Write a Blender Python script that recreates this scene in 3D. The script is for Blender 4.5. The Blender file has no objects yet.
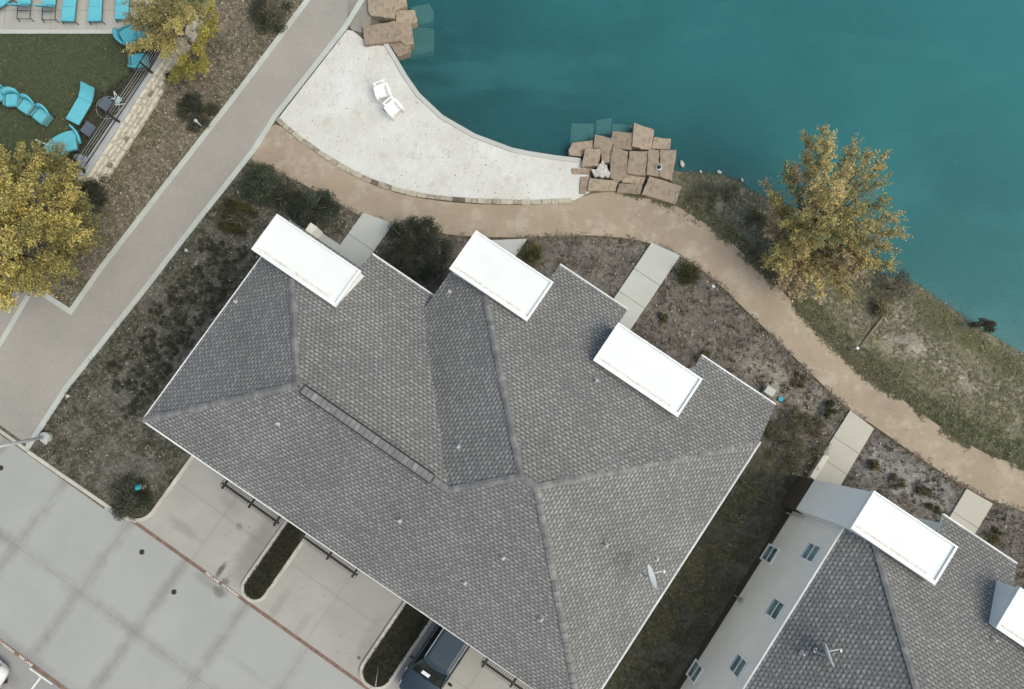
import bpy, math, random
import numpy as np
from mathutils import Vector, Matrix
random.seed(7); RNG = np.random.default_rng(7)
R = math.radians
scene = bpy.context.scene
COL = scene.collection

# ------------------------------------------------------------------ camera, sky, sun, exposure
CAM_H, FOC, TILT = 36.0, 720.0, math.atan(71/720)
cam_d = bpy.data.cameras.new('camera'); cam = bpy.data.objects.new('camera', cam_d); COL.objects.link(cam)
cam.location = (0, 0, CAM_H); cam.rotation_euler = (TILT, 0, 0)
cam_d.sensor_width = 36; cam_d.lens = 36*FOC/1024; cam_d.clip_end = 1000
scene.camera = cam
SUN_EL, SUN_AZ = R(57), R(-24)            # azimuth measured from +x towards +y
w = bpy.data.worlds.new('World'); scene.world = w; w.use_nodes = True
wn = w.node_tree; bg = wn.nodes['Background']
sky = wn.nodes.new('ShaderNodeTexSky'); sky.sky_type = 'NISHITA'; sky.sun_disc = False
sky.sun_elevation = SUN_EL; sky.sun_rotation = R(90) - SUN_AZ
sky.air_density = 1.0; sky.dust_density = 5.0; sky.ozone_density = 0.6
tn = wn.nodes.new('ShaderNodeMix'); tn.data_type = 'RGBA'; tn.blend_type = 'MULTIPLY'; tn.inputs[0].default_value = 1; tn.inputs[7].default_value = (.98, 1.03, .97, 1)
wn.links.new(sky.outputs[0], tn.inputs[6]); wn.links.new(tn.outputs[2], bg.inputs[0]); bg.inputs[1].default_value = 0.15
sd = bpy.data.lights.new('sun', 'SUN'); sd.energy = 0.5; sd.angle = R(38); sd.color = (1.0, .98, .88)
sun = bpy.data.objects.new('sun', sd); COL.objects.link(sun)
dv = Vector((math.cos(SUN_EL)*math.cos(SUN_AZ), math.cos(SUN_EL)*math.sin(SUN_AZ), math.sin(SUN_EL)))
sun.rotation_euler = dv.to_track_quat('Z', 'Y').to_euler()
scene.view_settings.view_transform = 'Standard'; scene.view_settings.look = 'None'
scene.view_settings.gamma = 1; scene.view_settings.use_curve_mapping = False
scene.view_settings.exposure = 0.38

# ------------------------------------------------------------------ survey helpers
def G(px, py, z=0.0):                      # ground plan position seen at a picture position
    a, b, c = (px-512)/FOC, (344.5-py)/FOC, -1.0
    y = b*math.cos(TILT)-c*math.sin(TILT); zz = b*math.sin(TILT)+c*math.cos(TILT)
    s = (z-CAM_H)/zz
    return (a*s, y*s)
TH = R(-34.3); CT, ST = math.cos(TH), math.sin(TH)
def W(u, v): return (u*CT-v*ST, u*ST+v*CT)   # building grid to world
def UVf(x, y): return (x*CT+y*ST, -x*ST+y*CT)
def GP(pts, z=0.0): return [G(p[0], p[1], z) for p in pts]
def WP(pts): return [W(*p) for p in pts]

# ------------------------------------------------------------------ tagging
def tag(o, label=None, cat=None, group=None, kind=None):
    if label: o['label'] = label
    if cat: o['category'] = cat
    if group: o['group'] = group
    if kind: o['kind'] = kind
    return o
def empty(name, loc=(0, 0, 0), rz=0.0, label=None, cat=None, group=None):
    o = bpy.data.objects.new(name, None); COL.objects.link(o)
    o.location = loc; o.rotation_euler = (0, 0, rz); o.empty_display_size = .3
    return tag(o, label, cat, group)
KIDS = {}
def copy_tree(o, parent=None):
    c = o.copy(); COL.objects.link(c)
    if parent is not None: c.parent = parent
    KIDS[c.name] = []
    for ch in KIDS.get(o.name, []):
        KIDS[c.name].append(copy_tree(ch, c))
    return c

# ------------------------------------------------------------------ mesh builder
class MB:
    def __init__(s): s.v = []; s.f = []; s.m = []; s.uv = {}; s.mi = 0; s.sm = []
    def face(s, idx, uv=None, smooth=False):
        s.f.append(idx); s.m.append(s.mi); s.sm.append(smooth)
        if uv: s.uv[len(s.f)-1] = uv
    def pts(s, P): b = len(s.v); s.v += [tuple(p) for p in P]; return b
    def box(s, c, size, rz=0.0, M=None):
        x, y, z = [k/2 for k in size]
        P = [Vector((a*x, b*y, d*z)) for a in (-1, 1) for b in (-1, 1) for d in (-1, 1)]
        m = M if M is not None else Matrix.Rotation(rz, 4, 'Z')
        P = [m.to_3x3() @ p + Vector(c) for p in P]
        b = s.pts(P)
        for q in ((0, 1, 3, 2), (4, 6, 7, 5), (0, 4, 5, 1), (2, 3, 7, 6), (0, 2, 6, 4), (1, 5, 7, 3)): s.face([b+i for i in q])
        return s
    def chbox(s, x0, x1, y0, y1, z0, z1, c=.02):      # box with chamfered top and vertical edges
        def ring(i, z): 
            return [(x0+i+c, y0+i, z), (x1-i-c, y0+i, z), (x1-i, y0+i+c, z), (x1-i, y1-i-c, z), (x1-i-c, y1-i, z), (x0+i+c, y1-i, z), (x0+i, y1-i-c, z), (x0+i, y0+i+c, z)]
        s.loft([ring(0, z0), ring(0, z1-c), ring(c, z1)], True); return s
    def prism(s, poly, z0, z1, sidemi=None):
        n = len(poly); a = sum(poly[i][0]*poly[(i+1) % n][1]-poly[(i+1) % n][0]*poly[i][1] for i in range(n))
        if a < 0: poly = poly[::-1]
        b = s.pts([(p[0], p[1], z0) for p in poly]); t = s.pts([(p[0], p[1], z1) for p in poly])
        s.face([t+i for i in range(n)]); s.face([b+i for i in range(n)][::-1])
        k = s.mi
        if sidemi is not None: s.mi = sidemi
        for i in range(n): j = (i+1) % n; s.face([b+i, b+j, t+j, t+i])
        s.mi = k; return s
    def sheet(s, poly, z):
        n = len(poly); a = sum(poly[i][0]*poly[(i+1) % n][1]-poly[(i+1) % n][0]*poly[i][1] for i in range(n))
        if a < 0: poly = poly[::-1]
        t = s.pts([(p[0], p[1], z) for p in poly]); s.face([t+i for i in range(n)]); return s
    def loft(s, rings, cap=True, closed=True, smooth=False):
        n = len(rings[0]); bs = [s.pts(r) for r in rings]
        for a, b in zip(bs, bs[1:]):
            for i in range(n if closed else n-1):
                j = (i+1) % n; s.face([a+i, a+j, b+j, b+i], smooth=smooth)
        if cap and closed: s.face([bs[0]+i for i in range(n)][::-1]); s.face([bs[-1]+i for i in range(n)])
        return s
    def tube(s, P, r, n=8, smooth=True):
        P = [Vector(p) for p in P]; r = r if isinstance(r, (list, tuple)) else [r]*len(P)
        rings = []
        for i, p in enumerate(P):
            d = (P[min(i+1, len(P)-1)]-P[max(i-1, 0)]).normalized()
            q = d.cross(Vector((0, 0, 1)) if abs(d.z) < .9 else Vector((1, 0, 0))).normalized(); e = d.cross(q)
            rings.append([p+(q*math.cos(2*math.pi*k/n)+e*math.sin(2*math.pi*k/n))*r[i] for k in range(n)])
        return s.loft(rings, True, True, smooth)
    def lathe(s, prof, c=(0, 0, 0), n=20, smooth=True):
        return s.loft([[(c[0]+r*math.cos(2*math.pi*k/n), c[1]+r*math.sin(2*math.pi*k/n), c[2]+z) for k in range(n)] for r, z in prof], True, True, smooth)
    def build(s, name, mats, parent=None, loc=None, rz=None, bevel=0):
        me = bpy.data.meshes.new(name); me.from_pydata(s.v, [], s.f)
        mats = mats if isinstance(mats, (list, tuple)) else [mats]
        for m in mats: me.materials.append(m)
        me.polygons.foreach_set('material_index', s.m); me.polygons.foreach_set('use_smooth', s.sm)
        if s.uv:
            L = me.uv_layers.new(name='UVMap')
            for fi, uv in s.uv.items():
                for k, li in enumerate(me.polygons[fi].loop_indices): L.data[li].uv = uv[k]
        me.update()
        o = bpy.data.objects.new(name, me); COL.objects.link(o)
        if bevel:
            bm_ = o.modifiers.new('bevel', 'BEVEL'); bm_.width = bevel; bm_.segments = 2; bm_.limit_method = 'ANGLE'
        if parent is not None: o.parent = parent; KIDS.setdefault(parent.name, []).append(o)
        if loc: o.location = loc
        if rz is not None: o.rotation_euler = (0, 0, rz)
        return o

def npmesh(name, V, F, C=None, mat=None, parent=None, loc=None):   # V (n,3), F (m,k) all same k, C (n,3)
    me = bpy.data.meshes.new(name); k = F.shape[1]
    me.vertices.add(len(V)); me.vertices.foreach_set('co', V.astype(np.float32).ravel())
    me.loops.add(F.size); me.loops.foreach_set('vertex_index', F.astype(np.int32).ravel())
    me.polygons.add(len(F)); me.polygons.foreach_set('loop_start', np.arange(0, F.size, k, dtype=np.int32))
    me.update(calc_edges=True)
    if C is not None:
        a = me.color_attributes.new('tint', 'FLOAT_COLOR', 'POINT')
        a.data.foreach_set('color', np.concatenate([C, np.ones((len(C), 1))], 1).astype(np.float32).ravel())
    if mat: me.materials.append(mat)
    me.validate()
    o = bpy.data.objects.new(name, me); COL.objects.link(o)
    if parent is not None: o.parent = parent; KIDS.setdefault(parent.name, []).append(o)
    if loc: o.location = loc
    return o

# ------------------------------------------------------------------ materials
class NT:
    def __init__(s, name, rough=.8, spec=.3):
        s.m = bpy.data.materials.new(name); s.m.use_nodes = True; s.t = s.m.node_tree
        s.b = s.t.nodes['Principled BSDF']; s.b.inputs['Roughness'].default_value = rough
        s.b.inputs['Specular IOR Level'].default_value = spec
    def n(s, typ, ins=None, **props):
        x = s.t.nodes.new(typ)
        for k, v in props.items(): setattr(x, k, v)
        for k, v in (ins or {}).items(): s.set(x.inputs[k], v)
        return x
    def set(s, inp, v):
        if isinstance(v, bpy.types.NodeSocket): s.t.links.new(v, inp)
        else:
            if isinstance(v, (tuple, list)) and len(v) == 3 and inp.type == 'RGBA': v = (*v, 1)
            inp.default_value = v
    def math(s, op, a, b=0.0, c=None):
        x = s.n('ShaderNodeMath', operation=op); s.set(x.inputs[0], a); s.set(x.inputs[1], b)
        if c is not None: s.set(x.inputs[2], c)
        return x.outputs[0]
    def mix(s, f, a, b, mode='MIX'):
        x = s.n('ShaderNodeMix', data_type='RGBA', blend_type=mode); s.set(x.inputs[0], f); s.set(x.inputs[6], a); s.set(x.inputs[7], b); return x.outputs[2]
    def noise(s, scale, det=4, vec=None, rough=.6):
        x = s.n('ShaderNodeTexNoise', {'Scale': scale, 'Detail': det, 'Roughness': rough}); 
        s.set(x.inputs['Vector'], vec if vec is not None else s.obj()); return x.outputs[0]
    def obj(s):
        if not hasattr(s, '_o'): s._o = s.n('ShaderNodeTexCoord').outputs['Object']
        return s._o
    def ramp(s, f, lo, hi, a=0.0, b=1.0):
        x = s.n('ShaderNodeMapRange', {'From Min': lo, 'From Max': hi, 'To Min': a, 'To Max': b}); s.set(x.inputs[0], f); return x.outputs[0]
    def smooth(s, f, lo, hi, a=0.0, b=1.0):
        x = s.n('ShaderNodeMapRange', {'From Min': lo, 'From Max': hi, 'To Min': a, 'To Max': b}, interpolation_type='SMOOTHSTEP'); s.set(x.inputs[0], f); return x.outputs[0]
    def color(s, c): s.set(s.b.inputs['Base Color'], c)
    def bump(s, h, st=.3, dist=.02):
        x = s.n('ShaderNodeBump', {'Strength': st, 'Distance': dist}); s.set(x.inputs['Height'], h); s.t.links.new(x.outputs[0], s.b.inputs['Normal'])
def simple(name, col, rough=.6, var=.12, scale=3.0, metal=0.0, bump=0.0, spec=.3):
    k = NT(name, rough, spec); k.b.inputs['Metallic'].default_value = metal
    f = k.noise(scale, 5); f = k.ramp(f, .3, .7, 1-var, 1+var)
    k.color(k.mix(1.0, col, k.n('ShaderNodeCombineColor', {0: f, 1: f, 2: f}).outputs[0], 'MULTIPLY'))
    if bump: k.bump(k.noise(scale*8, 4), bump)
    return k.m
def grey(k, f): return k.n('ShaderNodeCombineColor', {0: f, 1: f, 2: f}).outputs[0]

def grid_coords(k):      # building-grid u,v from world-placed meshes
    r = k.n('ShaderNodeVectorRotate', {'Angle': -TH}, rotation_type='Z_AXIS'); k.set(r.inputs['Vector'], k.obj())
    sp = k.n('ShaderNodeSeparateXYZ'); k.set(sp.inputs[0], r.outputs[0]); return r.outputs[0], sp.outputs[0], sp.outputs[1]

def concrete(name, col, uj=(), vj=(), stain=.25, blotch=.10, spots=(), jw=.018, bandw=.28, warm=(.30, .27, .22)):
    k = NT(name, .88, .25); vec, u, v = grid_coords(k)
    c = k.mix(k.ramp(k.noise(.35, 5), .35, .7), col, tuple(x*(1-blotch*2.0) for x in col))
    c = k.mix(k.ramp(k.noise(1.6, 6), .45, .8, 0, .45), c, warm)
    f = k.ramp(k.noise(45, 3), .2, .8, .93, 1.06); c = k.mix(1.0, c, grey(k, f), 'MULTIPLY')
    wob = k.math('MULTIPLY', k.math('SUBTRACT', k.noise(1.7, 8, rough=.7), .5), .55)
    for ax, js in ((u, uj), (v, vj)):
        for j in js:
            d0 = k.math('ABSOLUTE', k.math('SUBTRACT', ax, j))
            d = k.math('ABSOLUTE', k.math('ADD', k.math('SUBTRACT', ax, j), wob))
            if stain:
                b = k.smooth(d, .06, bandw, 1, 0); b = k.math('MULTIPLY', b, k.ramp(k.noise(.45, 6, rough=.7), .36, .6, .05, 1))
                c = k.mix(k.math('MULTIPLY', b, stain), c, (.235, .23, .225))
            c = k.mix(k.math('MULTIPLY', k.math('LESS_THAN', d0, jw), .28), c, (.12, .11, .10))
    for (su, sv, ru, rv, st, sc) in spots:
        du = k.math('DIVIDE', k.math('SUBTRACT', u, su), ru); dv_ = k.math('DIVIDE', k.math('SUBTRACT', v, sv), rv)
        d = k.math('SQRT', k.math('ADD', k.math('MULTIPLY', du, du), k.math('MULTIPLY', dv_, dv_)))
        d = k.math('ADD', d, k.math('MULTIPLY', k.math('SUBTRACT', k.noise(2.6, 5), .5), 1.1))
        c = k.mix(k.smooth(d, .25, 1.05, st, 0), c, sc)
    k.color(c); k.bump(k.noise(60, 3), .15, .01); return k.m

M = {}
M['white'] = simple('white_paint', (.88, .88, .87), .5, .05)
M['membrane'] = simple('white_roof_membrane', (.75, .775, .76), .55, .05, .9)
M['rim'] = simple('white_rim_metal', (.80, .81, .80), .45, .10, 1.2)
M['stucco'] = simple('pale_stucco', (.84, .83, .79), .9, .04, .7, bump=.12)
M['stucco2'] = simple('pale_lap_siding', (.88, .90, .90), .8, .03, .7, bump=.1)
M['dark_metal'] = simple('dark_metal', (.035, .033, .03), .5, .2)
M['black'] = simple('black_rubber', (.02, .02, .02), .7, .1)
M['chrome'] = simple('bright_metal', (.7, .7, .7), .25, .05, metal=1)
M['grey_metal'] = simple('galvanised_metal', (.48, .49, .49), .45, .1, metal=.3)
M['teal'] = simple('turquoise_cushion', (.12, .45, .53), .75, .10, 6, bump=.1)
M['teal2'] = simple('turquoise_mesh', (.09, .37, .44), .8, .12, 9)
M['wicker'] = simple('dark_wicker', (.05, .055, .06), .8, .3, 40, bump=.3)
M['arm'] = simple('greyish_turquoise', (.12, .30, .34), .8, .2, 12)
M['grey_shade'] = simple('aged_flashing', (.33, .34, .34), .6, .2, 9)
M['slate'] = simple('slate_table_top', (.10, .12, .15), .6, .15, 8)
M['plastic'] = simple('white_plastic', (.82, .82, .81), .4, .02)
M['curb'] = simple('kerb_concrete', (.46, .44, .39), .9, .16, 1.6, bump=.15)
M['curbband'] = simple('band_concrete', (.44, .46, .43), .9, .10, .8, bump=.15)
M['pad'] = simple('pad_concrete', (.46, .47, .44), .9, .06, .6, bump=.1)
M['pad_tan'] = simple('tan_pad_concrete', (.46, .44, .385), .9, .06, .6, bump=.1)
M['padwall'] = simple('cream_stucco', (.62, .60, .53), .9, .05, 1)
M['stripe'] = simple('faded_red_paint', (.19, .125, .10), .8, .35, 3.5)
M['whiteline'] = simple('road_paint', (.66, .66, .62), .8, .15, 5)
M['bark'] = simple('bark', (.20, .18, .15), .95, .3, 5, bump=.5)
M['bluecap'] = simple('blue_paint', (.03, .33, .42), .5, .1)
M['garage'] = simple('garage_door_paint', (.55, .54, .50), .6, .05)
M['bolt'] = simple('lead_boot', (.46, .47, .46), .5, .15, 9)

# glass
k = NT('window_glass', .08, .5); k.color(k.mix(k.ramp(k.noise(.9, 2), .35, .65), (.06, .10, .105), (.20, .33, .34))); M['glass'] = k.m
k = NT('car_glass', .06, .5); k.color((.012, .016, .016)); M['carglass'] = k.m
for nm, c in (('carblue', (.022, .040, .055)), ('carwhite', (.75, .75, .75))):
    k = NT(nm, .28, .5); k.color(c); k.b.inputs['Coat Weight'].default_value = .6; k.b.inputs['Metallic'].default_value = .25 if nm == 'carblue' else 0; M[nm] = k.m

# dark lap boards (lower storey)
k = NT('dark_board', .8); vec, u, v = grid_coords(k)
sp = k.n('ShaderNodeSeparateXYZ'); k.set(sp.inputs[0], k.obj())
st = k.math('FRACT', k.math('MULTIPLY', sp.outputs[2], 6.0))
k.color(k.mix(k.math('LESS_THAN', st, .12), k.mix(k.noise(3), (.10, .085, .065), (.065, .055, .045)), (.02, .018, .015))); M['darkboard'] = k.m

# shingles: UV in metres (along eave, up slope)
def shingles(name, dark, light):
    k = NT(name, .92, .2); uv = k.n('ShaderNodeTexCoord').outputs['UV']
    sp = k.n('ShaderNodeSeparateXYZ'); k.set(sp.inputs[0], uv)
    wob = k.math('MULTIPLY', k.math('SUBTRACT', k.noise(2.2, 2, uv), .5), .05)
    x = sp.outputs[0]; y = k.math('ADD', sp.outputs[1], wob)
    row = k.math('FLOOR', k.math('DIVIDE', y, .15)); fr = k.math('FRACT', k.math('DIVIDE', y, .15))
    h = k.n('ShaderNodeTexWhiteNoise', noise_dimensions='1D'); k.set(h.inputs['W'], row)
    off = k.math('ADD', k.math('MULTIPLY', k.math('MODULO', row, 2.0), .11), k.math('MULTIPLY', h.outputs[0], .06))
    cx = k.math('DIVIDE', k.math('ADD', x, off), .215)
    tabi = k.math('FLOOR', cx); ft = k.math('FRACT', cx)
    cv = k.n('ShaderNodeCombineXYZ'); k.set(cv.inputs[0], tabi); k.set(cv.inputs[1], row)
    rn = k.n('ShaderNodeTexWhiteNoise', noise_dimensions='2D'); k.set(rn.inputs['Vector'], cv.outputs[0])
    wid = k.ramp(rn.outputs[0], 0, 1, .46, .80)
    tab = k.math('MULTIPLY', k.smooth(ft, 0.0, .15), k.smooth(k.math('SUBTRACT', ft, wid), -.1, .1, 1, 0))
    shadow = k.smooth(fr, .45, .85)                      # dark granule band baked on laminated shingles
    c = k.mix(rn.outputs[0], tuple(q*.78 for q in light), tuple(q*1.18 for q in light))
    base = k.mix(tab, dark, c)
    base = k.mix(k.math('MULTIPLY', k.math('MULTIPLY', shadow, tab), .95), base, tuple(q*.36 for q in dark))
    big = k.ramp(k.noise(.35, 4, uv), .3, .7, .88, 1.10); fine = k.ramp(k.noise(26, 3, uv), .25, .75, .78, 1.22)
    k.color(k.mix(1.0, base, grey(k, k.math('MULTIPLY', big, fine)), 'MULTIPLY'))
    hh = k.math('ADD', k.math('MULTIPLY', tab, .6), k.math('SUBTRACT', 1.0, fr)); k.bump(hh, .5, .015)
    return k.m
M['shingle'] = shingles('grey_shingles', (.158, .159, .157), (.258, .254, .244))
M['cap'] = simple('ridge_cap_shingle', (.175, .175, .173), .9, .25, 2.6, bump=.4)
M['cap2'] = simple('pale_ridge_shingle', (.22, .217, .21), .9, .3, 3.2, bump=.4)

# vegetation / litter using per-vertex natural colour
k = NT('foliage', .75, .25); a = k.n('ShaderNodeAttribute', attribute_name='tint'); k.color(a.outputs['Color'])
tr = k.n('ShaderNodeBsdfTranslucent'); k.t.links.new(a.outputs['Color'], tr.inputs[0])
ms = k.n('ShaderNodeMixShader', {0: .4}); k.t.links.new(k.b.outputs[0], ms.inputs[1]); k.t.links.new(tr.outputs[0], ms.inputs[2])
k.t.links.new(ms.outputs[0], k.t.nodes['Material Output'].inputs[0]); M['leaf'] = k.m
k = NT('litter', .9, .15); a = k.n('ShaderNodeAttribute', attribute_name='tint'); k.color(a.outputs['Color']); M['litter'] = k.m
k = NT('soil', .95, .15); a = k.n('ShaderNodeAttribute', attribute_name='tint')
f = k.math('MULTIPLY', k.ramp(k.noise(1.1, 6, rough=.7), .3, .7, .62, 1.35), k.ramp(k.noise(9, 6, rough=.75), .3, .7, .55, 1.5))
c = k.mix(1.0, a.outputs['Color'], grey(k, f), 'MULTIPLY')
c = k.mix(k.smooth(k.noise(2.3, 6, rough=.7), .52, .66, 0, .65), c, k.mix(1.0, a.outputs['Color'], (1.9, 1.9, 1.95), 'MULTIPLY'))
k.color(c); k.bump(k.noise(14, 6), .8, .06); M['soil'] = k.m
# sand, gravel path, pavers, stone
k = NT('white_sand', .95, .1)
c = k.mix(k.ramp(k.noise(.5, 5), .35, .7), (.57, .56, .52), (.66, .665, .645)); c = k.mix(k.smooth(k.noise(1.3, 7, rough=.7), .53, .70, 0, .55), c, (.46, .42, .34)); c = k.mix(k.smooth(k.noise(4.0, 6), .62, .76, 0, .6), c, (.42, .38, .31))
c = k.mix(1.0, c, grey(k, k.ramp(k.noise(22, 4), .3, .7, .9, 1.07)), 'MULTIPLY')
k.color(c); k.bump(k.math('ADD', k.noise(2.2, 4), k.math('MULTIPLY', k.noise(11, 3), .4)), .55, .12); M['sand'] = k.m
M['spill'] = simple('spilled_sand', (.46, .45, .42), .95, .35, 6, bump=.5)
k = NT('granite_gravel', .95, .15)
c = k.mix(k.ramp(k.noise(.45, 5), .35, .68), (.375, .305, .23), (.305, .25, .19)); c = k.mix(k.smooth(k.noise(.8, 8, rough=.7), .48, .64, 0, .8), c, (.43, .37, .295)); c = k.mix(k.smooth(k.noise(1.7, 8, rough=.75), .54, .70, 0, .55), c, (.25, .205, .15))
c = k.mix(1.0, c, grey(k, k.ramp(k.noise(38, 4), .25, .75, .82, 1.16)), 'MULTIPLY'); k.color(c); k.bump(k.noise(50, 4), .4, .02); M['gravel'] = k.m
k = NT('grey_pavers', .9, .2); vec, u, v = grid_coords(k)
br = k.n('ShaderNodeTexBrick', {'Scale': 1.0, 'Mortar Size': .008, 'Brick Width': .24, 'Row Height': .12, 'Color1': (.34, .315, .28, 1), 'Color2': (.385, .36, .32, 1), 'Mortar': (.29, .27, .24, 1)}); k.set(br.inputs['Vector'], vec)
c = k.mix(.55, br.outputs[0], (.345, .32, .285)); c = k.mix(k.ramp(k.noise(.3, 4), .35, .65), c, k.mix(1.0, c, (.86, .88, .9), 'MULTIPLY'))
k.color(k.mix(1.0, c, grey(k, k.ramp(k.noise(30, 3), .3, .7, .9, 1.08)), 'MULTIPLY')); M['pavers'] = k.m
def stone(name, a, b):
    k = NT(name, .9, .2); rnd = k.n('ShaderNodeObjectInfo').outputs['Random']
    c = k.mix(k.ramp(k.noise(2.0, 7, rough=.7), .3, .7), a, b); c = k.mix(k.smooth(k.noise(4, 7, rough=.7), .50, .68, 0, .75), c, tuple(q*.55 for q in b)); c = k.mix(k.smooth(k.noise(7, 6, rough=.7), .56, .7, 0, .5), c, tuple(min(.8, q*1.35) for q in a))
    f = k.math('MULTIPLY', k.ramp(rnd, 0, 1, .78, 1.18), k.ramp(k.noise(30, 4), .3, .7, .85, 1.12)); k.color(k.mix(1.0, c, grey(k, f), 'MULTIPLY')); k.bump(k.noise(7, 7), .8, .05); return k.m
M['slab'] = stone('tan_limestone', (.40, .325, .24), (.30, .24, .185))
M['edging'] = stone('edging_stone', (.42, .38, .31), (.24, .20, .16))
M['rubble'] = stone('cream_rubble', (.74, .70, .60), (.66, .62, .53))
M['rock'] = stone('pale_rock', (.55, .54, .5), (.68, .67, .63))
k = NT('lawn', .9, .15)
c = k.mix(k.ramp(k.noise(.6, 5), .3, .7), (.070, .092, .048), (.092, .108, .058)); c = k.mix(1.0, c, grey(k, k.ramp(k.noise(40, 4), .25, .75, .7, 1.3)), 'MULTIPLY')
c = k.mix(k.smooth(k.noise(7, 5), .66, .78, 0, .6), c, (.20, .14, .08)); k.color(c); k.bump(k.noise(60, 3), .6, .03); M['lawn'] = k.m
# water
k = NT('lake_water', .14, .5)
sp = k.n('ShaderNodeSeparateXYZ'); k.set(sp.inputs[0], k.obj())
amt = k.math('ADD', k.math('ADD', k.math('MULTIPLY', sp.outputs[0], .030), k.math('MULTIPLY', sp.outputs[1], .035)), k.math('MULTIPLY', k.math('SUBTRACT', k.noise(.06, 3), .5), 1.6))  # water colour pales towards the upper right of the lake, varied by noise
c = k.mix(k.smooth(amt, .0, 1.55), (.020, .080, .098), (.040, .235, .255)); c = k.mix(k.smooth(k.noise(.10, 5, k.n('ShaderNodeMapping', {'Vector': k.obj(), 'Rotation': (0, 0, .9), 'Scale': (1, 3.0, 1)}).outputs[0]), .48, .66, 0, .38), c, (.062, .27, .285))
k.color(c); k.b.inputs['IOR'].default_value = 1.33; k.bump(k.noise(2.2, 6, k.n('ShaderNodeMapping', {'Vector': k.obj(), 'Rotation': (0, 0, .5), 'Scale': (1, 2.2, 1)}).outputs[0]), .12, .06)
trn = k.n('ShaderNodeBsdfTransparent', {0: (.62, .80, .74, 1)}); ms = k.n('ShaderNodeMixShader', {0: .38})
k.t.links.new(k.b.outputs[0], ms.inputs[1]); k.t.links.new(trn.outputs[0], ms.inputs[2]); k.t.links.new(ms.outputs[0], k.t.nodes['Material Output'].inputs[0]); M['water'] = k.m

LOTU = [-31.0, -27.35, -23.7, -20.05, -16.42, -12.57, -9.18, -5.5, -1.85, 1.8, 5.45]
M['lot'] = concrete('lot_concrete', (.352, .360, .342), LOTU, [ -18.9, -22.75], .75, .05, bandw=.5, warm=(.36, .36, .34),
    spots=[(-7.7, -15.0, 1.2, .35, .35, (.15, .14, .12)), (-6.9, -15.05, .5, .35, .6, (.09, .085, .07)), (-3.6, -17.2, 1.6, .25, .25, (.22, .22, .21))])
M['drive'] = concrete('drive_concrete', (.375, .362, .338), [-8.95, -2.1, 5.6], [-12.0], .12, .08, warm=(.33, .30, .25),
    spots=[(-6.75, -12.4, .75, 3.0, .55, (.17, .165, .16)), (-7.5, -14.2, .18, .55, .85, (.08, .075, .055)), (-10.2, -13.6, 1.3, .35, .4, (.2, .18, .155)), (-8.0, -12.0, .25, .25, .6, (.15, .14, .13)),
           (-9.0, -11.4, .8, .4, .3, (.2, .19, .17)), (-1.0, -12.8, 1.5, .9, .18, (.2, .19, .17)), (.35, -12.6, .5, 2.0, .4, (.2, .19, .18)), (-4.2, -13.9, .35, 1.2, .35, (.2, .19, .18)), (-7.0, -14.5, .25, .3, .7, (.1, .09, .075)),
           (-2.7, -14.0, .25, .9, .3, (.21, .2, .19)), (.45, -13.75, .12, .12, .9, (.07, .065, .06))])
M['asphalt'] = concrete('grey_stall_concrete', (.30, .30, .30), [-14.5, -11.6, -8.7], [], .1, .1, warm=(.25, .25, .245), spots=[(-12.9, -24, .8, .5, .3, (.13, .13, .13))])
M['deck'] = concrete('pool_deck_concrete', (.42, .41, .38), [], [], 0, .08)

# ------------------------------------------------------------------ plan polygons (metres)
SHORE_HARD = [(388, 43), (396.5, 57), (407, 75), (419.7, 93), (443, 115), (475.4, 133.6), (512.6, 147.5), (530, 151), (555.5, 155), (581, 158)]
SHORE_SOFT = [(600, 166), (640, 170), (662, 166), (675, 169), (696, 171), (722, 173), (741, 179.6), (750, 189), (767, 196), (800, 225), (840, 255), (880, 272), (918, 282.7), (937.5, 295.7), (961, 312.7), (987, 329.7), (1024, 353)]
hard = GP(SHORE_HARD, .06); soft = GP(SHORE_SOFT, -.5)
start = G(372, -8, .0)
ext = [(soft[-1][0]+12, soft[-1][1]-9), (soft[-1][0]+40, soft[-1][1]-26), (120, -50), (200, -50), (200, 200), (-60, 200), (-14, 60), (-7.5, 28)]
LAKE = [start] + hard + soft + ext
LA = np.array(LAKE)
def seg_dist(X, Y, P, closed=True):
    D = np.full(X.shape, 1e9); n = len(P)
    for i in range(n if closed else n-1):
        a = P[i]; b = P[(i+1) % n]; d = (b[0]-a[0], b[1]-a[1]); L = d[0]**2+d[1]**2+1e-12
        t = np.clip(((X-a[0])*d[0]+(Y-a[1])*d[1])/L, 0, 1)
        D = np.minimum(D, np.hypot(X-a[0]-t*d[0], Y-a[1]-t*d[1]))
    return D
def inside(X, Y, P):
    c = np.zeros(X.shape, bool); n = len(P)
    for i in range(n):
        x1, y1 = P[i]; x2, y2 = P[(i+1) % n]
        m = ((y1 > Y) != (y2 > Y)); xx = (x2-x1)*(Y-y1)/((y2-y1) if y2 != y1 else 1e-9)+x1
        c ^= m & (X < xx)
    return c

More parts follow.
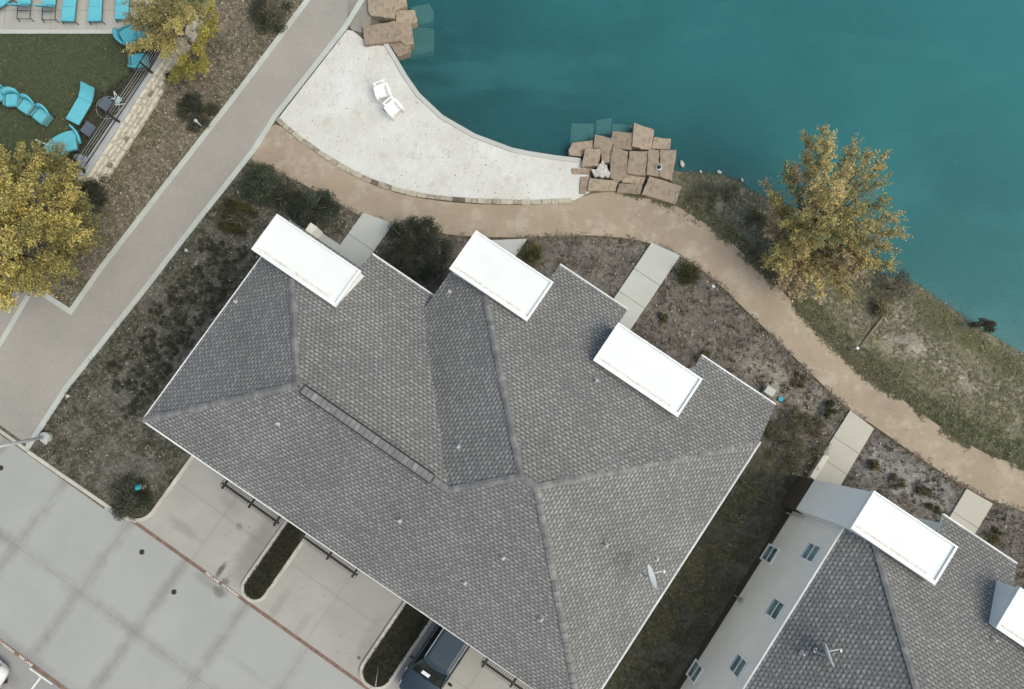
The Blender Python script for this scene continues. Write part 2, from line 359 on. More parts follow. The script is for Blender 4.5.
PATH_UP = [(268, 130), (277, 122), (300, 142), (330, 162), (365, 182), (400, 194.5), (440, 201.5), (490, 205), (540, 205), (575, 199), (600, 191), (640, 193), (676, 205), (696, 218), (721, 232.6), (750, 260), (775, 283), (795, 305), (820, 332), (854, 364), (871, 380), (903.6, 400), (932, 421.5), (983, 453.5), (1024, 467), (1100, 490)]
PATH_LO = [(1100, 540), (1024, 511), (995.6, 503), (963.6, 487), (912.5, 453.5), (872.6, 425), (847, 409), (812, 375), (780, 343.5), (744, 309), (713, 278.5), (680, 255.5), (650.7, 242.8), (611, 236.4), (570, 235.5), (526, 238), (472.6, 237), (444.5, 234.7), (393, 223), (356.5, 215), (342.6, 205.7), (310, 188), (282, 174), (250, 160)]
def smooth_poly(P, it=2):
    for _ in range(it):
        Q = [P[0]]
        for a, b in zip(P, P[1:]):
            Q.append((a[0]*.75+b[0]*.25, a[1]*.75+b[1]*.25)); Q.append((a[0]*.25+b[0]*.75, a[1]*.25+b[1]*.75))
        Q.append(P[-1]); P = Q
    return P
pu = GP(smooth_poly(PATH_UP)); pl = GP(smooth_poly(PATH_LO)); PATH = pu+pl

PROM_R = [(370, -8), (347, 29), (277, 118), (255.5, 152), (180, 247.5), (147.5, 290), (69.7, 387.6), (28, 452)]
PROM_L = [(309, -6), (239, 87), (182, 160), (98.7, 267), (70, 308), (38, 287), (-30, 245), (-160, 155)]
PROM = GP(PROM_R) + [W(-19.0, -14.72), W(-45, -14.72)] + GP(PROM_L[::-1])

BEACH = GP([(347, 30), (353, 31), (370, 45), (388, 46)]) + hard[1:] + GP([(581, 160), (588, 172), (590, 192), (575, 200), (540, 203), (490, 203), (440, 199), (400, 192), (365, 179.5), (330, 159), (300, 139.5), (278, 119)])

BLD1 = [(-12.45, -8.74), (9, -8.74), (9, 6.6), (-5.5, 6.0), (-5.5, 2.3), (-12.45, 1.5)]
# ------------------------------------------------------------------ ground (one sheet to the horizon)
def axis(lo, hi, step, far):
    a = list(np.arange(lo, hi+1e-6, step)); d = step; x = hi
    while x < far: d *= 1.35; x += d; a.append(x)
    d = step; x = lo; pre = []
    while x > -far: d *= 1.35; x -= d; pre.append(x)
    return np.array(pre[::-1]+a)
gx = axis(-29, 29, .2, 260); gy = axis(-18, 25, .2, 260)
X, Y = np.meshgrid(gx, gy); inl = inside(X, Y, LAKE); dist = seg_dist(X, Y, LAKE)
dh = seg_dist(X, Y, hard+[G(590, 162, -.4)], False); ds = seg_dist(X, Y, soft, False)
hardm = dh < ds
def vnoise(X, Y, s, seed):
    r = np.random.default_rng(seed); n = 64; T = r.random((n, n)); x = X/s; y = Y/s; xi = np.floor(x).astype(int); yi = np.floor(y).astype(int)
    fx = x-xi; fy = y-yi; fx = fx*fx*(3-2*fx); fy = fy*fy*(3-2*fy)
    return (T[yi % n, xi % n]*(1-fx)+T[yi % n, (xi+1) % n]*fx)*(1-fy)+(T[(yi+1) % n, xi % n]*(1-fx)+T[(yi+1) % n, (xi+1) % n]*fx)*fy
nz = vnoise(X, Y, .5, 1)*.5+vnoise(X, Y, 1.3, 2)*.5
land = np.where(hardm, np.minimum(0, -.5+dist*4), np.minimum(0, -.5+dist*.42))
Z = np.where(inl, np.where(hardm, -1.9, -.5-np.minimum(dist*.8, 2.2)), land)
Z = Z - .03 - nz*.05*(~inl) - .0
dpave = inside(X, Y, BEACH) | inside(X, Y, PATH) | inside(X, Y, PROM)
Z = np.where(dpave & ~inl, np.minimum(Z, -.06), Z)
REG = {}
def region(name, poly): REG[name] = poly; return poly
WILD = region('wild', GP([(309, -6), (239, 87), (182, 160), (98.7, 270), (70, 313), (38, 292), (-60, 230), (-60, -40), (309, -40)]))
NWB = region('nw', GP([(255, 152), (282, 174), (310, 188), (342.6, 206)]) + [W(-12, 2.5), W(-12, -9), W(-12, -14.2), W(-12.9, -14.85), W(-18.6, -14.85)] + GP([(28, 452), (69.7, 387.6), (147.5, 290), (180, 247.5)]))
FRONT = region('front', pl[::-1][10:] + [W(30, 4), W(12.0, 5.5), W(8.9, 6.5), W(-12, 2)])
GAP = region('gap', WP([(8.6, 5.6), (13.9, 5.6), (13.9, -30), (8.6, -30)]))
BANKG = region('bank_strip', pu[40:] + GP([(1100, 455), (1024, 440), (960, 412), (900, 378), (850, 335), (800, 285), (770, 258), (735, 232), (708, 207), (682, 190)][0:]))
BANK = region('bank', pu[40:] + [(soft[-1][0]+8, soft[-1][1]-6)] + soft[3:][::-1])
C = np.empty(X.shape+(3,)); C[:] = (.13, .12, .085)
def paint(poly, col, feather=.5):
    d = seg_dist(X, Y, poly); ins = inside(X, Y, poly); s = np.where(ins, d, -d)+(nz-.5)*feather*1.6
    t = np.clip(s/feather+.5, 0, 1)[..., None]; C[:] = C*(1-t)+np.array(col)*t
paint(WILD, (.17, .145, .11), .3); paint(NWB, (.125, .117, .102), .3); paint(FRONT, (.14, .127, .112), .3)
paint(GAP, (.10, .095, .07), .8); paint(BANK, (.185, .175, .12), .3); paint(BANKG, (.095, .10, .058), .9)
paint(GP([(690, 180), (745, 190), (790, 250), (850, 300), (880, 320), (905, 300), (915, 330), (980, 380), (1024, 395), (1024, 405), (960, 385), (900, 350), (850, 325), (790, 275), (740, 225), (700, 200)]), (.26, .24, .19), .7)
paint(GP([(905, 290), (930, 295), (985, 335), (1060, 380), (1060, 400), (985, 360), (930, 330)]), (.10, .105, .05), .5)
paint(GP([(740, 340), (790, 370), (835, 410), (800, 440), (770, 400), (735, 370)]), (.21, .19, .16), .8)
paint(GP([(880, 440), (960, 490), (960, 520), (920, 510), (860, 470)]), (.22, .21, .20), .8)
tt = np.clip(dist[inl]/1.3, 0, 1)[:, None]; C[inl] = np.array((.22, .19, .13))*(1-tt)+np.array((.045, .06, .05))*tt
ny, nx = X.shape; idx = np.arange(nx*ny).reshape(ny, nx)
F = np.stack([idx[:-1, :-1].ravel(), idx[:-1, 1:].ravel(), idx[1:, 1:].ravel(), idx[1:, :-1].ravel()], 1)
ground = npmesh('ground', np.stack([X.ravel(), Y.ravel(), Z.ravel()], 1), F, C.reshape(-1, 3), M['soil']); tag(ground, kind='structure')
ground.data.polygons.foreach_set('use_smooth', [True]*len(F))
m = MB(); m.sheet([(-60, -60), (250, -60), (250, 250), (-60, 250)], -.5); tag(m.build('lake_water', M['water']), kind='structure')

# ------------------------------------------------------------------ paved surfaces
def band(mb, line, w, z0, z1, side=0):       # kerb or band following a line (side -1 right .. 1 left)
    P = [Vector((p[0], p[1])) for p in line]; L = []; Rr = []
    for i, p in enumerate(P):
        a = P[max(i-1, 0)]; b = P[min(i+1, len(P)-1)]
        d1 = (p-a).normalized() if i > 0 else (b-p).normalized(); d2 = (b-p).normalized() if i < len(P)-1 else d1
        n1 = Vector((-d1.y, d1.x)); n2 = Vector((-d2.y, d2.x)); n = (n1+n2).normalized(); sc = 1/max(.5, n.dot(n1))
        L.append(p+n*w*sc*(.5+.5*side)); Rr.append(p-n*w*sc*(.5-.5*side))
    rings = [[(l.x, l.y, z0), (r.x, r.y, z0), (r.x, r.y, z1), (l.x, l.y, z1)] for l, r in zip(L, Rr)]
    mb.loft(rings)
def st(o): return tag(o, kind='structure')
m = MB(); m.prism(PROM, -.1, .012); st(m.build('promenade', M['pavers']))
m = MB()
band(m, GP(PROM_R), .27, -.1, .035, -1); band(m, GP(PROM_L[:6]), .27, -.1, .035, 1); band(m, GP([(30, 293), (0, 344), (-40, 410)]), .25, -.1, .018, 0)
st(m.build('promenade_edge', M['curbband']))
m = MB(); m.prism(PATH, -.1, .004); st(m.build('gravel_path', M['gravel']))
m = MB(); band(m, pl[8:], .035, -.08, .03); st(m.build('path_edging', simple('weathered_steel', (.16, .11, .075), .8, .3)))
m = MB(); m.prism(BEACH, -.2, .008); st(m.build('sand_beach', M['sand']))
m = MB(); m.sheet(WP([(-60, -14.86), (-19.2, -14.86), (-13.0, -14.86), (-11.9, -14.78), (30, -14.78), (30, -22.9), (-60, -22.9)]), .004); st(m.build('parking_lot', M['lot']))
m = MB(); m.sheet(WP([(-60, -22.9), (30, -22.9), (30, -50), (-60, -50)]), .002); st(m.build('stall_pavement', M['asphalt']))
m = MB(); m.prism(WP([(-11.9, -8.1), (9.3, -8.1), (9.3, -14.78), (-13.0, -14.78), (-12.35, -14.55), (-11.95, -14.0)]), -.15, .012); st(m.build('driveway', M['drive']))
# beds and their kerbs
def rounded_end(u0, u1, vend, r, n=8):
    P = [(u0, -8.4), (u0, vend+r)]
    P += [(u0+r-r*math.cos(a), vend+r-r*math.sin(a)) for a in np.linspace(0, math.pi/2, n)[1:]]
    P += [(u1-r+r*math.sin(a), vend+r-r*math.cos(a)) for a in np.linspace(0, math.pi/2, n)[0:]]
    return P+[(u1, -8.4)]
ISL = [(-6.20, -4.98, -14.5, .58), (.80, 2.32, -14.5, .72), (8.6, 9.9, -14.5, .6)]
m = MB(); s = MB()
for a in ISL:
    P = rounded_end(*a); band(m, WP(P), .16, -.1, .13, 0); s.prism(WP(P), -.1, .10)
P = [(-11.88, -8.4), (-11.88, -13.7)]+[(-12.88+1.0*math.cos(t), -13.75-1.0*math.sin(t)) for t in np.linspace(0, math.pi/2, 8)]+[(-13.7, -14.83), (-16.7, -14.9), (-18.75, -14.93)]
band(m, WP(P), .17, -.1, .13, 0)
band(m, WP([(-18.75, -14.93), (-60, -14.93)]), .15, -.1, .06, 0)
st(m.build('kerb', M['curb'])); 
k = NT('bed_soil', .95, .1); k.color(k.mix(k.ramp(k.noise(6, 6), .3, .7), (.04, .038, .028), (.085, .08, .06))); k.bump(k.noise(16, 5), .9, .06); M['bed'] = k.m
st(s.build('planting_bed', M['bed']))
# gutter dirt line + fire lane stripe with lettering
m = MB(); m.sheet(WP([(-60, -15.06), (-14, -14.97), (-14, -15.08), (-60, -15.2)]), .007); st(m.build('gutter_dirt', simple('gutter_dirt', (.15, .12, .085), .9, .5, 6)))
m = MB()
band(m, WP([(-12.3, -14.73), (-12.0, -14.72), (9.5, -14.62)]), .17, .0, .0175, 0)
band(m, WP([(-30, -22.93), (9, -22.83)]), .19, .0, .0115, 0)
st(m.build('fire_lane_stripe', M['stripe']))
m = MB(); band(m, WP([(-12.35, -23.08), (-11.0, -23.05)]), .07, 0, .011); band(m, WP([(-11.65, -23.12), (-11.75, -26.5)]), .1, 0, .011)
for q in range(1, 6): band(m, WP([(-11.65+2.9*q, -23.12), (-11.75+2.9*q, -27.5)]), .1, 0, .011)
st(m.build('stall_marking', M['whiteline']))
def lettering(txt, u, v, z, size, sx=1.0, flip=0.0):
    cu = bpy.data.curves.new('t', 'FONT'); cu.body = txt; cu.size = size; cu.align_x = 'CENTER'; cu.align_y = 'CENTER'; cu.offset = .004
    to = bpy.data.objects.new('t', cu); COL.objects.link(to); dg = bpy.context.evaluated_depsgraph_get()
    me = bpy.data.meshes.new_from_object(to.evaluated_get(dg)); COL.objects.unlink(to); bpy.data.objects.remove(to)
    me.materials.clear(); me.materials.append(M['whiteline']); o = bpy.data.objects.new('stripe_lettering', me); COL.objects.link(o)
    x, y = W(u, v); o.location = (x, y, z); o.rotation_euler = (0, 0, TH+flip); o.scale = (sx, 1, 1); return st(o)
lettering('FIRE LANE', -7.62, -14.705, .021, .155, 1.15); lettering('NO PARKING', -6.55, -14.70, .021, .155, 1.05)
lettering('FIRE LANE', -12.72, -22.91, .015, .155, 1.15); lettering('NO PARKING', -13.95, -22.915, .015, .155, 1.15)

# seawall
m = MB(); band(m, [G(376, 30, .06)]+hard, .24, -2.2, .06, -1); tag(m.build('seawall', M['pad'], bevel=.02), 'curved concrete seawall cap between the white sand beach and the lake', 'seawall')
# stone edging between beach and path: single row of separate stones built as one mesh
EDG = GP(smooth_poly([(277, 119), (300, 139), (330, 159.5), (365, 179.5), (400, 191.5), (440, 198.5), (490, 202), (540, 202.3), (576, 200.5)], 2), 0)
m = MB(); acc = 0; EL = [Vector(p) for p in EDG]
seg = []; 
for a, b in zip(EL, EL[1:]):
    n = max(1, int((b-a).length/.1))
    for q in range(n): seg.append(a.lerp(b, q/n))
i = 0
while i < len(seg)-6:
    n = random.randint(3, 6); a = seg[i]; b = seg[min(i+n, len(seg)-1)]; i += n
    d = (b-a); L = d.length-.02; ang = math.atan2(d.y, d.x); c = (a+b)/2; h = random.uniform(.07, .12); ww = random.uniform(.22, .29)
    m.mi = random.choice([0, 0, 2, 0, 0, 1, 2, 2, 2, 2]); m.box((c.x, c.y, h/2-.03), (L, ww, h), ang)
tag(m.build('stone_edging', [M['edging'], simple('dark_stone', (.13, .11, .09), .9, .3, 6), simple('buff_stone', (.42, .39, .31), .9, .2, 5)], bevel=.015), 'low curved row of separate edging stones between sand and gravel path', 'stone edging')

# ------------------------------------------------------------------ jetty slabs: every slab a thing
def slab(px, org, sc, top, thick, label, group, mat='slab', tilt=0, cat='stone slab', name='stone_slab'):
    P = [G(org[0]+p[0]/sc, org[1]+p[1]/sc, top) for p in px]; cx = sum(p[0] for p in P)/len(P); cy = sum(p[1] for p in P)/len(P)
    Q = []                               # subdivide and roughen the outline
    for a, b in zip(P, P[1:]+P[:1]):
        n = max(2, int(math.dist(a, b)/.16))
        for q in range(n):
            t = q/n; j = .0 if q == 0 else .018
            Q.append((a[0]+(b[0]-a[0])*t-cx+random.uniform(-j, j), a[1]+(b[1]-a[1])*t-cy+random.uniform(-j, j)))
    tx, ty = random.uniform(-.02, .02), random.uniform(-.02, .02)
    def ring(s, z, j=0): return [(x*s, y*s, z+x*tx+y*ty+random.uniform(-j, j)) for x, y in Q]
    mb = MB(); area = sum(Q[i][0]*Q[(i+1) % len(Q)][1]-Q[(i+1) % len(Q)][0]*Q[i][1] for i in range(len(Q)))
    if area < 0: Q.reverse()
    mb.loft([ring(.97, -thick), ring(1.0, -thick*.5, .02), ring(1.005, -.03, .01), ring(.975, 0, .008), ring(.6, .012, .01)])
    o = mb.build(name, M[mat], loc=(cx, cy, top)); return tag(o, label, cat, group)
O1, S1 = (560, 115), 6.893; g1 = 'stone slabs of the jetty at the end of the beach'
J1 = [([(85, 190), (225, 172), (236, 235), (170, 255), (150, 285), (62, 275), (58, 238)], .0, .7, 'dark weathered slab at the left tip of the jetty above the submerged slab'),
 ([(240, 130), (370, 165), (352, 280), (345, 330), (285, 330), (285, 235), (230, 225)], .12, .8, 'tall brown slab left of the square-cornered one in the lakeside row'),
 ([(362, 110), (500, 122), (493, 240), (375, 225), (350, 160)], .08, .8, 'smooth tan slab between the brown slab and the peaked lakeside slab'),
 ([(510, 50), (652, 100), (628, 248), (495, 215)], .16, .9, 'peaked slab reaching farthest into the lake with a dark scribbled stain'),
 ([(645, 152), (765, 162), (755, 238), (635, 232)], .08, .8, 'small slab at the right end of the lakeside row, right of the stained peak'),
 ([(175, 228), (285, 232), (265, 350), (148, 355)], .26, .6, 'blocky brown slab standing on the end of the seawall cap'),
 ([(365, 210), (470, 250), (460, 420), (400, 462), (345, 430), (350, 300)], .20, .7, 'long narrow slab in the middle of the jetty beside the patch of spilled sand'),
 ([(480, 245), (605, 248), (587, 420), (460, 400)], .24, .7, 'square middle slab between the long narrow slab and the cracked pair'),
 ([(610, 235), (683, 240), (683, 425), (594, 410)], .21, .7, 'narrow upright slab left of the round floor light'),
 ([(690, 240), (803, 238), (795, 320), (770, 450), (687, 425)], .23, .7, 'rightmost upright slab under the round floor light'),
 ([(205, 435), (400, 450), (385, 522), (188, 522)], .16, .3, 'long step slab beside the sand along the path, left of the pale step'),
 ([(410, 470), (568, 475), (555, 545), (390, 535)], .17, .3, 'small pale step slab between the two wider slabs on the path edge'),
 ([(618, 420), (838, 490), (795, 615), (562, 545)], .28, .4, 'widest slab tilted at the right end of the jetty on the path edge'),
 ([(440, 400), (590, 425), (575, 478), (425, 462)], .02, .3, 'sunken grey slab behind the small pale step'),
 ([(80, 370), (215, 368), (200, 410), (85, 405)], .06, .1, 'thin flat slab half buried in the white sand'),
 ([(142, 425), (192, 420), (178, 545), (135, 540)], .07, .15, 'narrow dark slab set crosswise at the end of the sand')]
for P, top, th, lab in J1: slab(P, O1, S1, top, th, lab, g1)
O2, S2 = (340, 0), 8.533; g2 = 'stone slabs of the corner jetty at the top of the photo'
J2 = [([(232, -40), (560, -40), (565, 50), (470, 90), (465, 155), (260, 130), (240, 100)], .18, .8, 'big slab cut by the top edge of the photo'),
 ([(470, 90), (640, 82), (658, 185), (600, 205), (480, 200)], .02, .8, 'slab jutting into the lake from the corner jetty'),
 ([(470, 190), (605, 195), (630, 375), (560, 388), (515, 345)], .08, .8, 'squarish slab between the widest slab and the shallow water'),
 ([(190, 225), (475, 175), (525, 345), (210, 382)], .24, .4, 'widest flat slab lying between promenade end and beach'),
 ([(420, 375), (560, 345), (603, 388), (592, 450), (490, 480)], -.02, .8, 'small broken slab at the foot of the seawall')]
for P, top, th, lab in J2: slab(P, O2, S2, top, th, lab, g2)
g3 = 'slabs lying under the lake surface'
for P, O, S, top, lab in [([(600, 60), (760, 30), (800, 100), (790, 180), (680, 210)], O2, S2, -.53, 'rounded pale slab under shallow water off the corner jetty'),
        ([(610, 230), (800, 240), (800, 430), (590, 480)], O2, S2, -.55, 'square pale slab under shallow water below the rounded one'),
        ([(80, 55), (235, 60), (225, 190), (70, 200)], O1, S1, -.53, 'leftmost pale slab under water beside the long jetty'),
        ([(250, 35), (360, 20), (350, 130), (250, 130)], O1, S1, -.58, 'dim slab under water behind the brown jetty slab'),
        ([(360, 60), (500, 70), (490, 130), (360, 115)], O1, S1, -.57, 'dim low slab under water behind the smooth tan slab')]:
    slab(P, O, S, top, .5, lab, g3, 'rock')
# spilled sand patch on jetty, round light
slab([(212, 372), (232, 384), (255, 372), (268, 345), (283, 330), (292, 305), (305, 332), (325, 345), (330, 372), (348, 395), (338, 432), (312, 420), (290, 432), (262, 418), (245, 428), (228, 402)], O1, S1, .205, .30, 'small patch of white sand spilled on the jetty stones', None, 'spill', cat='sand pile', name='sand_pile')
x, y = G(659, 167, .28); r = empty('floor_light', (x, y, .245), 0, 'round dark floor light in a pale ring set in the jetty slab', 'light')
m = MB(); m.lathe([(.17, -.03), (.17, .02), (.10, .022)]); m.build('ring', M['grey_metal'], r); m = MB(); m.lathe([(.11, 0), (.11, .03), (.06, .035)]); m.build('lens', M['black'], r)
# shore rocks
def rock(px, py, r, z, label):
    r *= .72; x, y = G(px, py, z); m = MB(); n = 9; rings = []
    for q in range(6):
        t = math.pi*q/5; rings.append([(r*max(.05, math.sin(t))*math.cos(2*math.pi*k/n)*random.uniform(.85, 1.25)*1.2, r*max(.05, math.sin(t))*math.sin(2*math.pi*k/n)*random.uniform(.8, 1.1)*.8, -r*.55*math.cos(t)) for k in range(n)])
    m.loft(rings, smooth=True); tag(m.build('rock', M['rock'], loc=(x, y, z), rz=random.uniform(0, 3)), label, 'rock', 'white rocks on the lake shore')
for a in [(682, 164, .22, -.42, 'biggest white rock in the water right of the jetty'), (700.7, 171.5, .1, -.45, 'tiny white rock between the biggest one and the flat one'), (719, 172, .17, -.44, 'flat white rock on the grassy shore edge'), (742, 180, .13, -.42, 'rightmost white rock at the shore before the tree'),
          (728, 211, .08, -.1, 'small pale rock in the middle of the bank'), (661, 181, .2, -.3, 'grey boulder wedged against the widest jetty slab'), (668, 188, .24, -.25, 'grey boulder at the right side of the jetty on the mud')]: rock(*a)
# rough wedge at the promenade end (concrete apron)
m = MB(); m.prism(GP([(348, -6), (374, -6), (370, 26), (366, 34), (352, 30), (347, 22)]), -.3, .016); st(m.build('concrete_apron', concrete('apron', (.38, .36, .32), [], [], 0, .3, warm=(.22, .19, .15))))

# ------------------------------------------------------------------ houses
PIT = .5; ZE = 6.3
ZOV = {(1.5, -1.62): 9.77, (2.17, -1.62): 9.77, (8.97, 4.85): 6.3}
def roof_plane(mb, poly, zf, axis_, sgn, drop=.09):
    # poly in (u,v); zf height function; UV along eave / up slope in metres
    n = len(poly); a = sum(poly[i][0]*poly[(i+1) % n][1]-poly[(i+1) % n][0]*poly[i][1] for i in range(n))
    if a < 0: poly = poly[::-1]
    sl = math.sqrt(1+PIT*PIT)
    def uvc(p): return (p[0], sgn*p[1]*sl) if axis_ == 'v' else (p[1], sgn*p[0]*sl)
    zz = lambda p: ZOV.get((round(p[0], 2), round(p[1], 2)), zf(*p))
    t = mb.pts([(p[0], p[1], zz(p)) for p in poly]); b = mb.pts([(p[0], p[1], zz(p)-drop) for p in poly])
    mb.mi = 0; mb.face([t+i for i in range(n)], [uvc(p) for p in poly])
    mb.mi = 1; mb.face([b+i for i in range(n)][::-1])
    for i in range(n): j = (i+1) % n; mb.face([b+i, b+j, t+j, t+i])
    mb.mi = 0
def cap_line(a, b, name, parent, wd=.25):
    a = Vector(a); b = Vector(b); d = b-a; L = d.length; n = int(L/.22); ang = math.atan2(d.y, d.x); pit = math.asin(d.z/L); m = MB()
    Mx = Matrix.Rotation(ang, 4, 'Z') @ Matrix.Rotation(-pit, 4, 'Y')
    side = Vector((-math.sin(ang), math.cos(ang), 0))
    for q in range(n):
        p = a+d*((q+.5)/n); m.mi = random.choice([0, 0, 1, 1, 0])
        k = PIT*.7 if abs(d.z) > .01 else PIT
        up = .035+.012*(q % 2)
        f = Mx.to_3x3() @ Vector((1, 0, 0)); hl = L/n*.56
        P = []
        for s_ in (-1, 1):
            for w_, zz in ((-wd/2, -wd/2*k), (0, 0), (wd/2, -wd/2*k)):
                P.append(p+f*hl*s_+side*w_+Vector((0, 0, zz+up+(.02 if s_ < 0 else 0))))
        b_ = m.pts(P); m.face([b_, b_+1, b_+4, b_+3][::-1]); m.face([b_+1, b_+2, b_+5, b_+4][::-1])
        c_ = m.pts([p_-Vector((0, 0, .03)) for p_ in P]); 
        m.face([b_, b_+1, c_+1, c_]); m.face([b_+1, b_+2, c_+2, c_+1])
        m.face([b_, b_+3, c_+3, c_]); m.face([b_+2, c_+2, c_+5, b_+5])
    return m.build(name, [M['cap'], M['cap2']], parent)
def gutter(a, b, name, parent, out):
    # a,b eave line ends (u,v,z); out = outward (du,dv)
    m = MB(); a = Vector(a); b = Vector(b); o = Vector((out[0], out[1], 0)).normalized()
    pr = [(0.003, .02), (.003, -.08), (.04, -.085), (.06, -.05), (.068, .012), (.040, .012), (.040, -.02), (.034, -.03), (.022, -.03), (.018, .02)]
    m.loft([[p+o*x+Vector((0, 0, z)) for x, z in pr] for p in (a, b)], True, True); return m.build(name, M['rim'], parent)
def box_tower(root, u0, u1, v0, v1, zt, mats=('membrane', 'rim', 'stucco2')):
    t = MB(); t.box(((u0+u1)/2, (v0+v1)/2, 1.9+(zt-.12-1.9)/2), (u1-u0-.12, v1-v0-.12, zt-.12-1.9)); a = t.build('tower_wall', M['stucco2'], root)
    t = MB(); t.box(((u0+u1)/2, (v0+v1)/2, .93), (u1-u0-.10, v1-v0-.10, 1.94)); t.build('tower_base', M['darkboard'], root)
    t = MB(); t.box(((u0+u1)/2, (v0+v1)/2, zt-.10), (u1-u0-.06, v1-v0-.06, .08)); fr = t.build('flat_roof', M['membrane'], root)
    t = MB()
    t = MB(); w_ = .07
    for (a0, a1, b0, b1) in ((u0, u1, v0, v0+w_*2.2), (u0, u1, v1-w_, v1), (u0, u0+w_, v0+w_*2.2, v1-w_), (u1-w_*1.4, u1, v0+w_*2.2, v1-w_)):
        t.box(((a0+a1)/2, (b0+b1)/2, zt-.09), (a1-a0, b1-b0, .22))
    t.build('parapet_trim', M['rim'], fr, bevel=.012)
    t = MB(); t.box(((u0+u1)/2-.2, v0+.21, zt-.055), (u1-u0-.5, .10, .01)); t.build('dirt_streak', simple('dirt_streak', (.64, .62, .58), .9, .25, 7), fr)
def window(root, c, wd, ht, axis_='v', out=-1, name='window'):
    # window in a wall whose normal is along u (out=-1/+1); c=(u,v,z)
    u, v, z = c; f = MB(); t = .085; amt = .06
    def bx(mb, y0, y1, z0, z1, d0, d1): mb.box((u+out*(d0+d1)/2, v+(y0+y1)/2, z+(z0+z1)/2), (abs(d1-d0), y1-y0, z1-z0))
    bx(f, -wd/2, wd/2, ht/2-t, ht/2, -.02, amt); bx(f, -wd/2, wd/2, -ht/2, -ht/2+t*1.3, -.02, amt+.03)
    bx(f, -wd/2, -wd/2+t, -ht/2+t*1.3, ht/2-t, -.02, amt); bx(f, wd/2-t, wd/2, -ht/2+t*1.3, ht/2-t, -.02, amt)
    bx(f, -wd/2+t, wd/2-t, -.035, .035, -.02, amt-.01)
    fo = f.build('window', M['white'], root)
    g = MB(); bx(g, -wd/2+t, wd/2-t, -ht/2+t, -.025, 0, .012); bx(g, -wd/2+t, wd/2-t, .025, ht/2-t, 0, .022); g.build('pane', M['glass'], fo); return fo

def h1(u, v):                                  # height of house one's roof
    sw = ZE+PIT*(v+8.74)
    n2 = ZE+PIT*(5.23-v); se = ZE+PIT*(8.99-u); nw2 = ZE+PIT*(u+5.52); a = min(sw, n2, se, nw2)
    n1 = ZE+PIT*(1.51-v); nw1 = ZE+PIT*(u+12.45); b = min(sw, n1, nw1)
    return max(a, b) if (u > -5.52) else b
HOUSES = []
H1 = empty('house', (0, 0, 0), TH, 'large two storey grey shingled house in the middle with three white flat tower roofs', 'house')
# walls, butted sections
wm = MB()
U0, US, V0 = -12.2, 8.79, -8.15
foot = [(U0, V0), (US, V0), (US, 6.25), (5.4, 6.25), (5.4, 4.9), (1.35, 4.9), (1.35, 6.2), (-1.75, 6.2), (-1.75, 4.9), (-5.3, 4.9), (-5.3, 2.05), (-8.4, 2.05), (-8.4, 1.2), (U0, 1.2)]
wm.prism(foot, 1.2, 6.12-.0); 
def cut_walls(): pass
wm2 = MB(); wm2.prism([(a-.0, b) for a, b in [(U0-.02, V0-.02), (US+.02, V0-.02), (US+.02, 6.27), (5.38, 6.27), (5.38, 4.92), (1.37, 4.92), (1.37, 6.22), (-1.77, 6.22), (-1.77, 4.92), (-5.32, 4.92), (-5.32, 2.07), (-8.42, 2.07), (-8.42, 1.22), (U0-.02, 1.22)]], -.2, 1.2)
# keep wall tops under the low eaves of the lake side wings: the wings get lower walls of their own
wm = MB()
core = [(U0, V0), (US, V0), (US, 4.9), (-5.3, 4.9), (-5.3, 1.2), (U0, 1.2)]
wm.prism(core, 1.2, 6.14)
for (a0, a1, b0, b1, zz) in ((-8.4, -5.34, 1.2, 2.05, 5.72), (-1.75, 1.35, 4.9, 6.2, 5.6), (5.4, 8.77, 4.9, 6.25, 5.5)):
    wm.prism([(a0, b0-.05), (a1, b0-.05), (a1, b1), (a0, b1)], 1.2, zz)
wm.build('wall', M['stucco'], H1); wm2.build('wall_base', M['darkboard'], H1)
r = MB()
R1, RV, R2a, R2 = (-7.33, -3.61), (-.40, -3.61), (1.5, -1.62), (2.17, -1.62)
fsw = lambda u, v: ZE+PIT*(v+8.74)
fn1 = lambda u, v: ZE+PIT*(1.51-v); fnw1 = lambda u, v: ZE+PIT*(u+12.45)
fn2 = lambda u, v: ZE+PIT*(5.23-v); fse = lambda u, v: ZE+PIT*(8.99-u); fnw2 = lambda u, v: ZE+PIT*(u+5.52)
roof_plane(r, [(-12.38, -8.68), (8.97, -8.33), R2, R2a, RV, R1], fsw, 'v', 1)
roof_plane(r, [(-12.38, -8.68), R1, (-12.38, 1.51)], fnw1, 'u', 1)
roof_plane(r, [R1, RV, (-5.52, 1.51), (-5.52, 2.28), (-8.76, 2.28), (-8.76, 1.51), (-12.38, 1.51)], fn1, 'v', -1)
roof_plane(r, [RV, R2a, (-5.52, 5.23), (-5.52, 1.51)], fnw2, 'u', 1)
roof_plane(r, [R2a, R2, (8.97, 4.85), (8.9, 4.95), (8.9, 6.60), (5.2, 6.60), (5.2, 5.23), (1.53, 5.23), (1.53, 6.45), (-1.93, 6.45), (-1.93, 5.23), (-5.52, 5.23)], fn2, 'v', -1)
roof_plane(r, [R2, (8.97, -8.33), (8.97, 4.85)], fse, 'u', -1)
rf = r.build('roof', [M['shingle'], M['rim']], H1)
def P3(p, f): return (p[0], p[1], f(*p))
for a, b in (((-12.38, -8.68), R1), (R1, (-12.0, 1.06)), (RV, R2a), (R2a, R2), (R2, (8.97, -8.33)), (R2, (8.9, 4.78)), (R2a, (-5.4, 5.11)), ((-1.05, -3.61), RV)):
    cap_line((a[0], a[1], ZOV.get(a, h1(*a))), (b[0], b[1], ZOV.get(b, h1(*b))), 'ridge_cap', rf)
